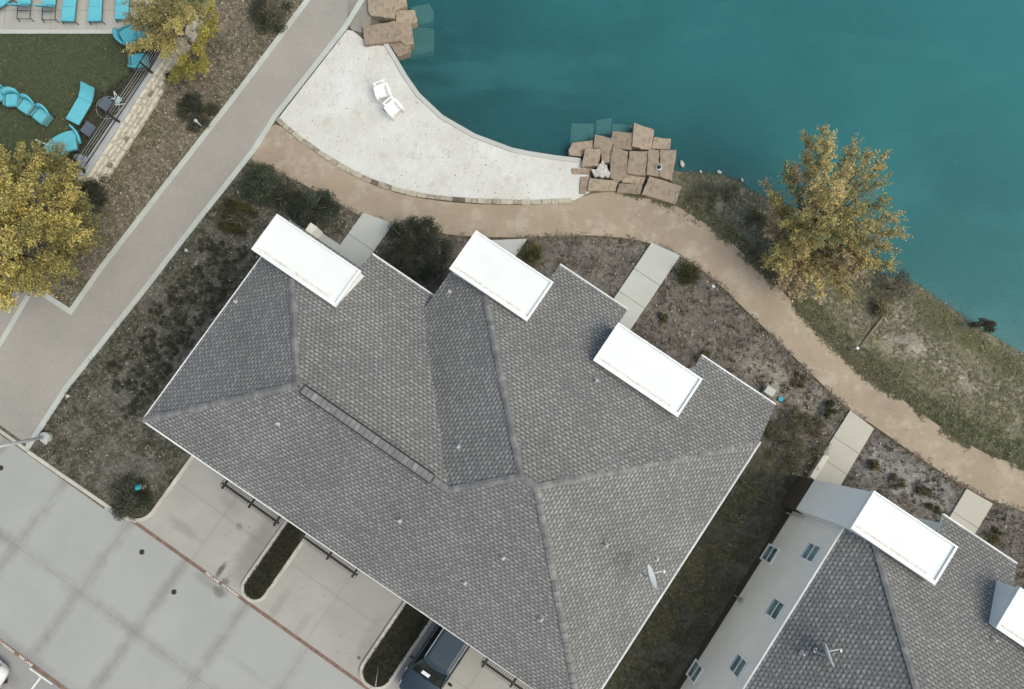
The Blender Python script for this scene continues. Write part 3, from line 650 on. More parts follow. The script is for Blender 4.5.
# ridge vent: raised cap with dark louvre edges
m = MB(); zr = h1(-7, -3.61)
m.box((-4.1, -3.61, zr+.045), (5.95, .42, .03)); rv = m.build('ridge_vent', M['dark_metal'], rf)
m = MB(); n = 27
for q in range(n):
    m.mi = random.choice([0, 0, 1]); m.box((-7.05+(q+.5)*5.92/n, -3.61, zr+.085+.004*(q % 2)), (5.92/n-.02, .30, .03))
m.build('vent_shingles', [M['cap'], M['cap2']], rv)
for a, b, o in (((-12.38, -8.68), (8.97, -8.33), (0, -1)), ((8.97, -8.33), (8.97, 4.85), (1, 0)), ((-12.38, -8.68), (-12.38, .0), (-1, 0))):
    gutter((*a, ZE), (*b, ZE), 'gutter', rf, o)
gutter((-8.76, 2.28, fn1(0, 2.28)), (-5.60, 2.28, fn1(0, 2.28)), 'gutter', rf, (0, 1))
gutter((-1.93, 6.45, fn2(0, 6.45)), (1.53, 6.45, fn2(0, 6.45)), 'gutter', rf, (0, 1))
gutter((5.2, 6.60, fn2(0, 6.6)), (8.9, 6.60, fn2(0, 6.6)), 'gutter', rf, (0, 1))
for b in ((-12.45, -8.28, -.42, 1.36), (-5.40, -1.62, 3.42, 5.34), (1.42, 5.43, 3.62, 5.45)): box_tower(H1, *b, 7.5)
# garage doors + wall trellises on the street side
def garage(root, u0, u1):
    m = MB(); v = V0-.02; 
    for q in range(4): m.box(((u0+u1)/2, v-.02, .30+q*.56), (u1-u0, .05, .54))
    m.build('garage_door', M['garage'], root, bevel=.01)
def trellis(root, u0, u1, vb, z=2.85):
    m = MB(); dv0 = vb+9.6; m.box(((u0+u1)/2, vb, z), (u1-u0, .07, .12)); m.box(((u0+u1)/2, -9.0, z), (u1-u0, .05, .10)); o = m.build('garage_trellis', M['dark_metal'], root)
    m = MB(); n = int((u1-u0)/.105)
    for q in range(n+1): m.box((u0+(u1-u0)*q/n, (-8.6+vb-.15)/2, z+.075), (.022, -8.6-vb+.15, .04))
    m.build('slats', M['dark_metal'], o)
    for b in (u0+.14, (u0+u1)/2+.05, u1-.14):
        m = MB(); m.box((b, (-8.17+vb-.2)/2, z+.02), (.09, -8.17-vb+.2, .16)); m.tube([(b, -8.17, z-.7), (b, -9.5, z-.08)], .03); m.build('bracket', M['dark_metal'], o)
for u0, u1 in ((-9.15, -5.95), (-4.88, -1.72), (2.4, 4.5), (5.0, 8.2)): garage(H1, u0+.2, u1-.2)
for u0, u1, vb in ((-9.15, -5.95, -9.93), (-4.88, -1.72, -9.80), (5.0, 8.2, -9.70)): trellis(H1, u0, u1, vb)
for vv, zz in ((3.0, 4.4), (-.5, 4.4), (-4.0, 4.4), (1.9, 1.7), (-5.5, 1.9)): window(H1, (US, vv, zz), .80, 1.22, out=1)
# ---- house two
H2 = empty('house', (0, 0, 0), TH, 'grey shingled house cut by the right edge with a pale stucco wall facing the gap', 'house')
UA, UB, VA, VN = 13.67, 31.0, -8.74, 5.17
hd = (VN-VA)/2; RA, RB = (UA+hd/1.27, VN-hd), (UB-hd, VN-hd)
g_sw = lambda u, v: ZE+PIT*(v-VA); g_ne = lambda u, v: ZE+PIT*(VN-v); g_nw = lambda u, v: ZE+PIT*1.27*(u-UA); g_se = lambda u, v: ZE+PIT*(UB-u)
def h2(u, v): return min(g_sw(u, v), g_ne(u, v), g_nw(u, v), g_se(u, v))
w2 = MB(); w2.prism([(UA+.14, VA+.3), (UB-.2, VA+.3), (UB-.2, 4.5), (UA+.14, 4.5)], .55, 6.15)
for a0, a1 in ((17.35, 20.15), (24.2, 27.2)): w2.prism([(a0, 4.45), (a1, 4.45), (a1, 6.4), (a0, 6.4)], .55, 5.3)
wo = w2.build('wall', M['stucco'], H2)
m = MB(); m.prism([(UA+.11, VA+.27), (UB-.17, VA+.27), (UB-.17, 4.53), (UA+.11, 4.53)], -.2, .55)
for a0, a1 in ((17.35, 20.15), (24.2, 27.2)): m.prism([(a0-.02, 4.5), (a1+.02, 4.5), (a1+.02, 6.42), (a0-.02, 6.42)], -.2, .55)
m.build('wall_base', M['darkboard'], H2)
r = MB()
roof_plane(r, [(UA, VA), (UB, VA), RB, RA], g_sw, 'v', 1); roof_plane(r, [(UA, VA), RA, (UA, VN)], g_nw, 'u', 1); roof_plane(r, [(UB, VA), (UB, VN), RB], g_se, 'u', -1)
roof_plane(r, [RA, RB, (UB, VN), (27.35, VN), (27.35, 6.7), (23.9, 6.7), (23.9, VN), (20.65, VN), (20.65, 6.7), (17.1, 6.7), (17.1, VN), (UA, VN)], g_ne, 'v', -1)
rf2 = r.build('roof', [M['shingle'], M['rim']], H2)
for a, b in (((UA, VA), RA), (RA, (UA+.6, VN-.76)), (RA, RB), ((UB, VA), RB), (RB, (UB, VN))):
    cap_line((a[0], a[1], h2(*a)), (b[0], b[1], h2(*b)), 'ridge_cap', rf2)
gutter((UA, VA, ZE), (UA, 3.8, ZE), 'gutter', rf2, (-1, 0)); gutter((UA, VA, ZE), (UB, VA, ZE), 'gutter', rf2, (0, -1))
for a0, a1 in ((17.1, 20.65), (23.9, 27.35)): gutter((a0, 6.7, g_ne(0, 6.7)), (a1, 6.7, g_ne(0, 6.7)), 'gutter', rf2, (0, 1))
for b in ((13.3, 17.12, 3.80, 5.56), (19.85, 23.85, 3.75, 5.6)): box_tower(H2, *b, 7.5)
WU = UA+.14
def vert(p, u):                                 # where the sight line through p meets the plane u
    lo, hi = -1, 14
    for _ in range(40):
        mm = (lo+hi)/2; x, y = G(*p, mm)
        if UVf(x, y)[0] > u: lo = mm
        else: hi = mm
    x, y = G(*p, lo); return (u, UVf(x, y)[1], lo)
for p in [(811.4, 552.8), (775.6, 609.5), (738.6, 666), (770.5, 554.3), (695.5, 672)]: window(H2, vert(p, WU), .88, 1.30)
m = MB(); m.tube([(WU-.05, 3.66, ZE-.1), (WU-.05, 3.66, .15)], .045, 8); m.build('downspout', M['white'], H2)
e = vert((737, 597), WU); m = MB(); m.box((WU-.07, e[1], 1.2), (.12, .24, .32)); m.tube([(WU-.05, e[1], 1.0), (WU-.05, e[1], .1)], .025); m.build('meter_box', M['grey_metal'], H2)

# ------------------------------------------------------------------ pads, porch walls
def pad(pts, mat, label, z=.05, joint=None):
    m = MB(); m.prism(WP(pts), -.1, z); return m
m = MB()
PADS = [[(-12.1, 4.25), (-10.5, 4.65), (-10.5, 1.0), (-12.1, 1.0)], [(-5.95, 6.7), (-4.4, 7.85), (-4.4, 4.7), (-5.95, 4.7)], [(.93, 11.25), (2.5, 11.5), (2.5, 4.7), (.93, 4.7)]]
for q in PADS: m.prism(WP(q), -.1, .05)
m.prism(WP([(-13.6, 2.2), (-12.1, 2.2), (-12.1, 1.0), (-13.6, 1.0)]), -.1, .045); m.prism(WP([(-10.5, 2.0), (-8.2, 2.0), (-8.2, 1.0), (-10.5, 1.0)]), -.1, .045)
st(m.build('concrete_walk', M['pad'], bevel=.012))
m = MB()
for q in ([(13.75, 9.7), (15.2, 9.6), (15.35, 4.4), (13.75, 4.4)], [(20.5, 9.65), (21.95, 9.75), (21.95, 5.0), (20.55, 5.0)]): m.prism(WP(q), -.1, .05)
st(m.build('tan_concrete_walk', M['pad_tan'], bevel=.012))
m = MB()
for (u0, u1, v) in ((.94, 2.49, 9.6), (.94, 2.49, 8.2), (13.76, 15.26, 8.1), (13.76, 15.3, 6.9), (20.52, 21.94, 8.3), (-12.08, -10.52, 2.9)): m.sheet(WP([(u0, v), (u1, v), (u1, v+.03), (u0, v+.03)]), .0545)
st(m.build('walk_joint', simple('joint', (.2, .19, .17), .9, .1)))
def fin(u0, u1, v0, v1, h, label):
    m = MB(); x, y = W((u0+u1)/2, (v0+v1)/2); m.box((0, 0, h/2-.05), (u1-u0, v1-v0, h+.1)); tag(m.build('porch_wall', M['padwall'], loc=(x, y, 0), rz=TH, bevel=.015), label, 'low wall')
m = MB(); m.box((-11.68, 1.62, 5.1), (.34, .66, 1.0)); m.build('porch_outrigger', M['padwall'], H1)
fin(13.72, 14.0, 5.75, 7.1, .3, 'cream porch wall beside the tan walk of the house at the right edge')

# ------------------------------------------------------------------ roof fittings
def on_roof(px, py, hf):
    z = 7.5
    for _ in range(40):
        u, v = UVf(*G(px, py, z)); z = hf(u, v)
    return u, v, z
vent0 = None
VL = [(278.5, 423.4, 'lone roof vent just below the left end of the dark ridge vent'), (400, 520.3, 'roof vent halfway between the dark ridge vent and the street gutter'), (458.6, 446.8, 'roof vent on the darker slope beside the right end of the ridge vent'),
 (465, 582.5, 'roof vent nearest the gutter above the blue car'), (541, 619, 'roof vent closest to the bottom hip line of the middle house'), (503, 557.5, 'roof vent midway down the street slope below the peak of the middle house'),
 (606, 545, 'roof vent on the right slope between the peak and the satellite dish'), (449.6, 292, 'roof vent beside the lower left corner of the middle white tower roof'), (596, 380.7, 'roof vent below the left corner of the third white tower roof'),
 (236.4, 302, 'roof vent below the leftmost white tower roof near the left eave'), (656.5, 558.6, 'roof vent right above the satellite dish on the middle house')]
def place_vent(px, py, hf, label, first):
    u, v, z = on_roof(px, py, hf); x, y = W(u, v)
    if first is None:
        r = empty('roof_vent', (x, y, z)); m = MB(); m.lathe([(.08, -.12), (.08, .02), (.045, .08), (.042, .24), (.03, .24)], n=12); m.build('pipe', M['bolt'], r)
        m = MB(); m.box((0, 0, .0), (.19, .19, .02), TH); m.build('flashing', M['grey_shade'], r)
    else: r = copy_tree(first)
    r.location = (x, y, z); tag(r, label, 'roof vent', 'white roof vents on the shingle slopes'); return r
for a in VL: vent0 = place_vent(a[0], a[1], h1, a[2], vent0) if vent0 is None else (place_vent(a[0], a[1], h1, a[2], vent0) and vent0)
place_vent(993, 639, h2, 'roof vent by the white tower roof at the right edge of the photo', vent0)
place_vent(802, 653, h2, 'roof vent left of the satellite dish on the right hand house', vent0)
def dish(px, py, hf, label, az=20):
    u, v, z = on_roof(px-9, py-5, hf); x, y = W(u, v)
    r = empty('satellite_dish', (x, y, z), 0, label, 'satellite dish')
    m = MB(); m.tube([(0, 0, -.05), (0, 0, .45), (.12, .03, .75)], .035); m.box((0, 0, .02), (.14, .18, .03));  m.build('mast', M['grey_metal'], r)
    Q = Matrix.Translation((.16, .02, .75)) @ Matrix.Rotation(R(az), 4, 'Z') @ Matrix.Rotation(R(90-20), 4, 'Y')
    m = MB(); prof = [(0.001, 0), (.15, .01), (.29, .045), (.40, .09), (.41, .088), (.29, .025), (.15, -.012), (0.001, -.02)]
    rings = [[Q @ Vector((rr*math.cos(2*math.pi*k/28), rr*1.1*math.sin(2*math.pi*k/28), zz)) for k in range(28)] for rr, zz in prof]; m.loft(rings, True, True, True); m.build('reflector', simple('dish_grey', (.52, .55, .57), .4, .04), r)
    m = MB(); a = Q @ Vector((.36, 0, .03)); b = Q @ Vector((.33, 0, .50)); m.tube([a, b], .018); c = Q @ Vector((.22, .0, .52)); m.tube([b, c], .035); m.tube([c+Vector((0, .06, 0)), c-Vector((0, .06, 0))], .04); m.build('feed_arm', M['white'], r)
dish(651, 578, h1, 'white satellite dish on the right slope of the middle house near its eave'); dish(824, 655, h2, 'white satellite dish on the roof of the house at the right edge')

# ------------------------------------------------------------------ pool terrace
ZT = 1.1
cap_out = [(176, 36), (152.6, 74.8), (121.5, 123.5), (88.7, 174.0), (64, 180), (30, 185), (-60, 190)]
cap_in = [(170, 34), (149.3, 70), (115, 119), (81.5, 167.5), (60, 172), (28, 177), (-60, 182)]
CO, CI = GP(cap_out, ZT), GP(cap_in, ZT)
top = GP([(196, -10), (182, 26)], ZT)
far = [(-60, 12), (-60, 60), (-9, 60)]
m = MB(); m.prism(CI[::1]+[(-60, G(0, 182, ZT)[1]), (-60, 60), top[0], top[1]], .2, ZT-.02); st(m.build('pool_lawn', M['lawn']))
dk = G(0, 34, ZT)[1]; m = MB(); m.prism([(-60, dk), (G(134, 34, ZT)[0], dk), (G(150, 20, ZT)[0], G(150, 20, ZT)[1]), (G(158, -10, ZT)[0], G(150, -10, ZT)[1]), (G(158, -10, ZT)[0], 60), (-60, 60)], .6, ZT+.03); st(m.build('pool_deck', M['deck']))
m = MB(); e_ = [(-60, dk+.11), (G(134, 34, ZT)[0], dk+.11)]; band(m, e_, .22, .9, ZT+.036); st(m.build('deck_edge', M['pad']))
m = MB()
for q in range(4): 
    x = G(6+q*46, 0, ZT)[0]; m.sheet([(x, dk+.25), (x+.03, dk+.25), (x+.03, 60), (x, 60)], ZT+.0345)
for yy in (11, -12): y = G(0, yy, ZT)[1]; m.sheet([(-60, y), (G(150, 0, ZT)[0], y), (G(150, 0, ZT)[0], y+.03), (-60, y+.03)], ZT+.0345)
st(m.build('deck_joint', simple('joint2', (.27, .26, .24), .9, .1)))
BED = GP([(168, 38), (148.5, 68), (114.5, 117), (80.5, 167), (55, 172), (20, 178), (10, 168), (45, 160), (70, 130), (88, 112), (104, 92), (128, 74), (146, 50), (152, 36)], ZT)
m = MB(); m.sheet(BED, ZT-.012); st(m.build('mulch_bed', simple('dark_mulch', (.05, .046, .034), .95, .5, 7, bump=.8)))
T0 = top[1]
line_o = [G(190, 10, ZT)]+CO; line_i = [G(182, 10, ZT)]+CI
m = MB(); m.loft([[(a[0], a[1], .5), (b[0], b[1], .5), (b[0], b[1], ZT+.08), (a[0], a[1], ZT+.08)] for a, b in zip(line_o, line_i)]); cp = m.build('coping', simple('grey_coping', (.36, .38, .39), .8, .12, 1.5), None, bevel=.015)
# rubble face: irregular stones leaning outward
m = MB(); seg = []; L = [Vector(p) for p in line_o]
m2 = MB(); d_out = []
foot_l = []
for i, p in enumerate(L):
    a = L[max(i-1, 0)]; b = L[min(i+1, len(L)-1)]; d = (b-a).normalized(); nrm = Vector((-d.y, d.x)); nrm = nrm if nrm.dot(Vector((1, -1))) > 0 else -nrm
    d_out.append(nrm); foot_l.append(p+nrm*.24)
m2.loft([[(p.x+n_.x*.01, p.y+n_.y*.01, ZT-.04), (p.x-n_.x*.15, p.y-n_.y*.15, ZT-.04), (p.x-n_.x*.15, p.y-n_.y*.15, -.2), (f.x, f.y, -.2)] for p, n_, f in zip(L, d_out, foot_l)])
wr = m2.build('retaining_wall', M['rubble']); tag(wr, 'cream rubble retaining wall with grey coping below the pool garden', 'wall'); cp.parent = wr
for i in range(len(L)-1):
    n = int((L[i+1]-L[i]).length/.34)
    for q in range(n):
        for rw in range(4):
            t = (q+random.random()*.6)/n; p = L[i].lerp(L[i+1], t); o_ = d_out[i]*(.02+.055*rw); z = ZT-.2-rw*.27+random.uniform(-.04, .04); d = L[i+1]-L[i]
            m.mi = 1 if random.random() < .09 else 0
            m.box((p.x+o_.x, p.y+o_.y, z), (random.uniform(.25, .48), .2, random.uniform(.2, .3)), math.atan2(d.y, d.x)+random.uniform(-.06, .06))
m.build('face_stones', [M['rubble'], M['edging']], wr, bevel=.03)
# fence on the coping
fl = [(Vector(a)+Vector(b))/2 for a, b in zip(line_o, line_i)]
fr = empty('garden_fence', (fl[3].x, fl[3].y, ZT+.08), 0, 'dark metal fence with thin cables standing on the coping around the pool lawn', 'fence')
def loc(p, z): return (p[0]-fl[3].x, p[1]-fl[3].y, z)
for rail in (.12, .98):
    m = MB(); m.tube([loc(p, rail) for p in fl], .028, 6, False); m.build('rail', M['dark_metal'], fr)
m = MB()
for a, b in zip(fl, fl[1:]):
    for zz in (.30, .47, .64, .81): m.tube([loc(a, zz), loc(b, zz)], .009, 5)
m.build('cables', M['grey_metal'], fr)
for a, b in zip(fl, fl[1:]):
    n = max(1, round((b-a).length/2.9))
    for q in range(n):
        p = a.lerp(b, q/n); m = MB(); d = b-a; m.box(loc(p, .52), (.07, .07, 1.04), math.atan2(d.y, d.x)); m.box(loc(p, .02), (.12, .32, .04), math.atan2(d.y, d.x)); m.build('post', M['dark_metal'], fr)

# ------------------------------------------------------------------ pool furniture
def chaise(name, label, group, x, y, rz, mat='teal', back=35, L=2.0, wd=.66, armless=True):
    r = empty(name, (x, y, ZT+.03), rz, label, 'lounger', group)
    # local: head towards +y
    m = MB(); m.chbox(-wd/2, wd/2, -L*.5, L*.12, .30, .38, .03); m.build('seat', M[mat], r)
    a = R(back); bl = L*.38; p0 = Vector((0, L*.13, .34)); d = Vector((0, math.cos(a), math.sin(a))); nn = Vector((0, -math.sin(a), math.cos(a)))
    m = MB(); rings = []
    for q in range(6):
        t = q/5; c = p0+d*bl*t+nn*(-.05*math.sin(t*math.pi)); rings.append([c+Vector((-wd/2, 0, 0))+nn*.035, c+Vector((wd/2, 0, 0))+nn*.035, c+Vector((wd/2, 0, 0))-nn*.035, c+Vector((-wd/2, 0, 0))-nn*.035])
    m.loft(rings); m.build('backrest', M['teal2' if back > 45 else mat], r)
    m = MB()
    for s_ in (-1, 1): m.tube([(s_*wd/2, -L*.5, .28), (s_*wd/2, L*.5, .28)], .02, 6)
    m.tube([(-wd/2, -L*.5, .28), (wd/2, -L*.5, .28)], .02, 6); m.tube([(-wd/2, L*.5, .28), (wd/2, L*.5, .28)], .02, 6); m.tube([(-wd/2, L*.28, .28), (wd/2, L*.28, .28)], .02, 6); m.build('frame', M['wicker'], r)
    for sx, sy in ((-1, -.46), (1, -.46), (-1, .48), (1, .48)):
        m = MB(); m.tube([(sx*wd/2, L*sy, .28), (sx*(wd/2+.04), L*sy*1.04, 0)], .02, 6); m.build('leg', M['wicker'], r)
    return r
dg = 'turquoise sun loungers in a row on the pool deck'
def at(px, py, z): return G(px, py, z)
x, y = at(23.5, -1, ZT+.4); chaise('sun_lounger', 'leftmost deck lounger with its curved back raised and foot frame empty', dg, x, y, R(180), 'teal', 60)
x, y = at(48.5, 0, ZT+.4); chaise('sun_lounger', 'second deck lounger from the left with its curved back raised', dg, x, y, R(180), 'teal', 60)
x, y = at(69, 2, ZT+.4); chaise('sun_lounger', 'middle deck lounger lying flat and turned slightly', dg, x, y, R(178), 'teal', 2)
x, y = at(95, 2, ZT+.4); chaise('sun_lounger', 'deck lounger lying flat, second from the right', dg, x, y, R(181), 'teal', 2)
x, y = at(122, 0, ZT+.4); chaise('sun_lounger', 'rightmost deck lounger lying flat partly under the yellow tree', dg, x, y, R(181), 'teal', 2)
x, y = at(-8, 5, ZT+.4); chaise('sun_lounger', 'lounger set diagonally at the top left corner of the photo', dg, x, y, R(-52), 'teal', 5)
x, y = at(82, 104, ZT+.4); chaise('sun_lounger', 'single turquoise lounger standing on the lawn with a raised back', None, x, y, R(-27), 'teal', 30, 2.05, .74)
def club(label, group, px, py, rz, wd=.78, dp=.82, mat='teal'):
    x, y = at(px, py, ZT+.4); r = empty('lounge_chair', (x, y, ZT), rz, label, 'chair', group)
    m = MB(); m.chbox(-wd*.42, wd*.42, -dp*.5, dp*.30, .26, .44, .05); m.build('seat', M[mat], r)
    m = MB(); rings = []
    for q in range(11):                      # curved back
        t = -1+2*q/10; xx = t*wd*.48; yy = dp*.44-.16*t*t*wd; h = .80-.10*t*t
        rings.append([(xx, yy-.15, .40), (xx, yy-.05, h-.02), (xx*1.03, yy+.05, h), (xx*1.02, yy-.02, .40)])
    m.loft(rings, True, True, True); m.build('backrest', M['teal2'] if mat == 'teal2' else M['teal'], r)
    m = MB(); m.chbox(-wd*.46, wd*.46, -dp*.5, dp*.40, .12, .26, .03); m.build('base', M['wicker'], r)
    for s_ in (-1, 1): m = MB(); m.chbox(s_*wd*.47-.035, s_*wd*.47+.035, -dp*.46, dp*.25, .14, .52, .02); m.build('armrest', M['arm'], r)
    for sx in (-1, 1):
        for sy in (-1, 1): m = MB(); m.box((sx*wd*.38, sy*dp*.38, .06), (.05, .05, .12)); m.build('leg', M['wicker'], r)
    return r
cg = 'turquoise chairs in a curved row on the lawn'
club('chair of the curved lawn row cut by the left edge of the photo', cg, -3, 93, R(12)); club('second chair of the curved lawn row, beside the one cut by the photo edge', cg, 12, 98, R(3))
club('third chair of the curved lawn row, between two whole chairs', cg, 27, 105, R(-32)); club('last chair of the curved lawn row, with a pale armrest', cg, 42, 114.5, R(-37))
ag = 'turquoise armchairs at the lawn corner by the fence'
club('large armchair at the deck edge under the yellow tree', ag, 126.5, 36, R(120), .95, 1.0, 'teal2'); club('armchair nearly hidden by the yellow leaves', ag, 145, 36, R(210), .8, .8, 'teal2'); club('square armchair standing closest to the cable fence', ag, 138, 62, R(188), .85, .9, 'teal2')
# curved daybed
x, y = at(61, 144, ZT+.4); r = empty('daybed', (x, y, ZT), R(32), 'wide curved turquoise daybed beside the dark side table', 'daybed')
arc = lambda r_, a: (r_*math.sin(a), -1.5+r_*math.cos(a))
def slabarc(r0, r1, a0, a1, z0, z1, n=14):
    mb = MB(); rings = []
    for q in range(n+1):
        a = a0+(a1-a0)*q/n; p, s_ = arc(r0, a), arc(r1, a); rings.append([(p[0], p[1], z0), (s_[0], s_[1], z0), (s_[0], s_[1], z1), (p[0], p[1], z1)])
    mb.loft(rings); return mb
slabarc(1.0, 2.0, -.52, .52, .24, .42).build('seat', M['teal'], r, bevel=.03); slabarc(.98, 2.08, -.54, .54, .08, .235).build('base', M['wicker'], r)
mb = MB(); rings = []
for q in range(13):
    y0 = -.52+1.0*q/12
    xx = .98-.10*(2*(q/12)-1)**2
    rings.append([(xx-.12, y0+.02, .40), (xx-.02, y0+.02, .66), (xx+.05, y0+.02, .66), (xx+.03, y0+.02, .40)])
mb.loft(rings, True, True, True); mb.build('backrest', M['teal'], r)
# side tables, ring table, tube chair, white light pole, boulder cluster
def side_table(px, py, rz, label, s=.62, ring=False):
    x, y = at(px, py, ZT+.45); r = empty('side_table', (x, y, ZT), rz, label, 'side table', 'dark square side tables on the pool lawn')
    m = MB(); m.chbox(-s/2, s/2, -s/2, s/2, .42, .47, .012); m.build('table_top', M['slate'], r)
    for sx in (-1, 1):
        for sy in (-1, 1): m = MB(); m.box((sx*(s/2-.04), sy*(s/2-.04), .21), (.05, .05, .42)); m.build('leg', M['wicker'], r)
    m = MB(); m.chbox(-s/2+.06, s/2-.06, -s/2+.06, s/2-.06, .10, .13, .01); m.build('shelf', M['wicker'], r)
    return r
side_table(88.5, 129, R(-35), 'lower dark square side table between the lounger and the daybed'); side_table(106, 104, R(-38), 'upper dark square side table inside the thin metal hoop')
x, y = at(107, 107, ZT+.1); m = MB(); n = 40; m.tube([(.58*math.cos(2*math.pi*k/n), .58*math.sin(2*math.pi*k/n), .03) for k in range(n+1)], .016, 6)
tag(m.build('metal_hoop', M['grey_metal'], loc=(x, y, ZT)), 'thin round metal hoop lying around the upper side table', 'hoop')
x, y = at(117, 100, ZT+.4); r = empty('folding_chair', (x, y, ZT), R(-55), 'white tubular chair frame leaning beside the cable fence', 'chair')
m = MB()
for s_ in (-1, 1): m.tube([(s_*.17, -.25, 0), (s_*.2, 0, .40), (s_*.2, .2, .8)], .018, 7); m.tube([(s_*.17, .25, 0), (s_*.2, -.2, .45)], .018, 7)
m.tube([(-.2, .2, .8), (.2, .2, .8)], .018); m.build('frame', M['plastic'], r); m = MB(); m.box((0, .03, .41), (.34, .32, .02)); m.build('seat', simple('pale_aqua', (.35, .55, .57), .7), r)
x, y = G(54.6, 148, ZT); tx, ty = G(35.5, 139.6, ZT+1.6)
m = MB(); m.tube([(0, 0, 0), (tx-x, ty-y, 1.6)], [.035, .022], 8); r = empty('garden_pole', (x, y, ZT), 0, 'slim white pole standing at the daybed', 'pole'); m.build('pole', M['white'], r); m = MB(); m.lathe([(.16, 0), (.16, .05), (.05, .09)]); m.build('base', M['white'], r)
def boulder_cl():
    x, y = at(80, 163, ZT); m = MB()
    for q in range(5): 
        cx, cy = random.uniform(-.3, .3), random.uniform(-.25, .25); m.loft([[(cx+r_*math.cos(t)*random.uniform(.85, 1.1), cy+r_*math.sin(t)*random.uniform(.8, 1.1), z_) for t in np.linspace(0, 2*math.pi, 8)[:-1]] for r_, z_ in ((.2, 0), (.24, .1), (.16, .22), (.05, .26))])
    tag(m.build('rock_heap', simple('grey_rock', (.22, .24, .26), .9, .3, 5), loc=(x, y, ZT-.02)), 'small heap of grey rocks in the corner of the pool garden fence', 'rocks')
boulder_cl()

# ------------------------------------------------------------------ white beach chairs
def beach_chair(px, py, rz, label):
    x, y = G(px, py, .45); r = empty('beach_chair', (x, y, .01), rz, label, 'chair', 'white plastic chairs on the sand'); r.scale = (1.0, .74, 1.0)
    m = MB()                                 # seat, front at -y
    m.loft([[(-.24, -.38, .36), (.24, -.38, .36), (.24, -.38, .39), (-.24, -.38, .39)], [(-.24, .22, .30), (.24, .22, .30), (.24, .22, .33), (-.24, .22, .33)]]); m.build('seat', M['plastic'], r)
    m = MB()                                 # back frame with slot near the top
    def Bk(xa, t, o=0): return (xa, .22+.30*t, .31+.52*t+o)
    for (x0, x1, t0, t1) in ((-.30, .30, 0, .62), (-.30, -.20, .62, .84), (.20, .30, .62, .84), (-.32, .32, .84, 1.0)):
        m.loft([[Bk(x0, t0), Bk(x1, t0), Bk(x1, t0, .035), Bk(x0, t0, .035)], [Bk(x0, t1), Bk(x1, t1), Bk(x1, t1, .035), Bk(x0, t1, .035)]])
    m.build('backrest', M['plastic'], r)
    for s_ in (-1, 1):
        m = MB(); m.loft([[(s_*.26, -.48, .52), (s_*.40, -.50, .52), (s_*.40, -.50, .55), (s_*.26, -.48, .55)], [(s_*.25, -.1, .51), (s_*.42, -.1, .51), (s_*.42, -.1, .54), (s_*.25, -.1, .54)], [(s_*.27, .38, .56), (s_*.38, .40, .56), (s_*.38, .40, .59), (s_*.27, .38, .59)]]); m.build('armrest', M['plastic'], r)
        m = MB(); m.tube([(s_*.33, -.44, .52), (s_*.34, -.46, 0)], .035, 6); m.build('leg', M['plastic'], r); m = MB(); m.tube([(s_*.33, .36, .56), (s_*.34, .42, 0)], .035, 6); m.build('leg', M['plastic'], r)
beach_chair(382.5, 91.5, R(20)+0, 'upper white plastic beach chair on the sand, farther from the path')
beach_chair(393.5, 108, R(42)+0, 'lower white plastic beach chair on the sand, closer to the path')

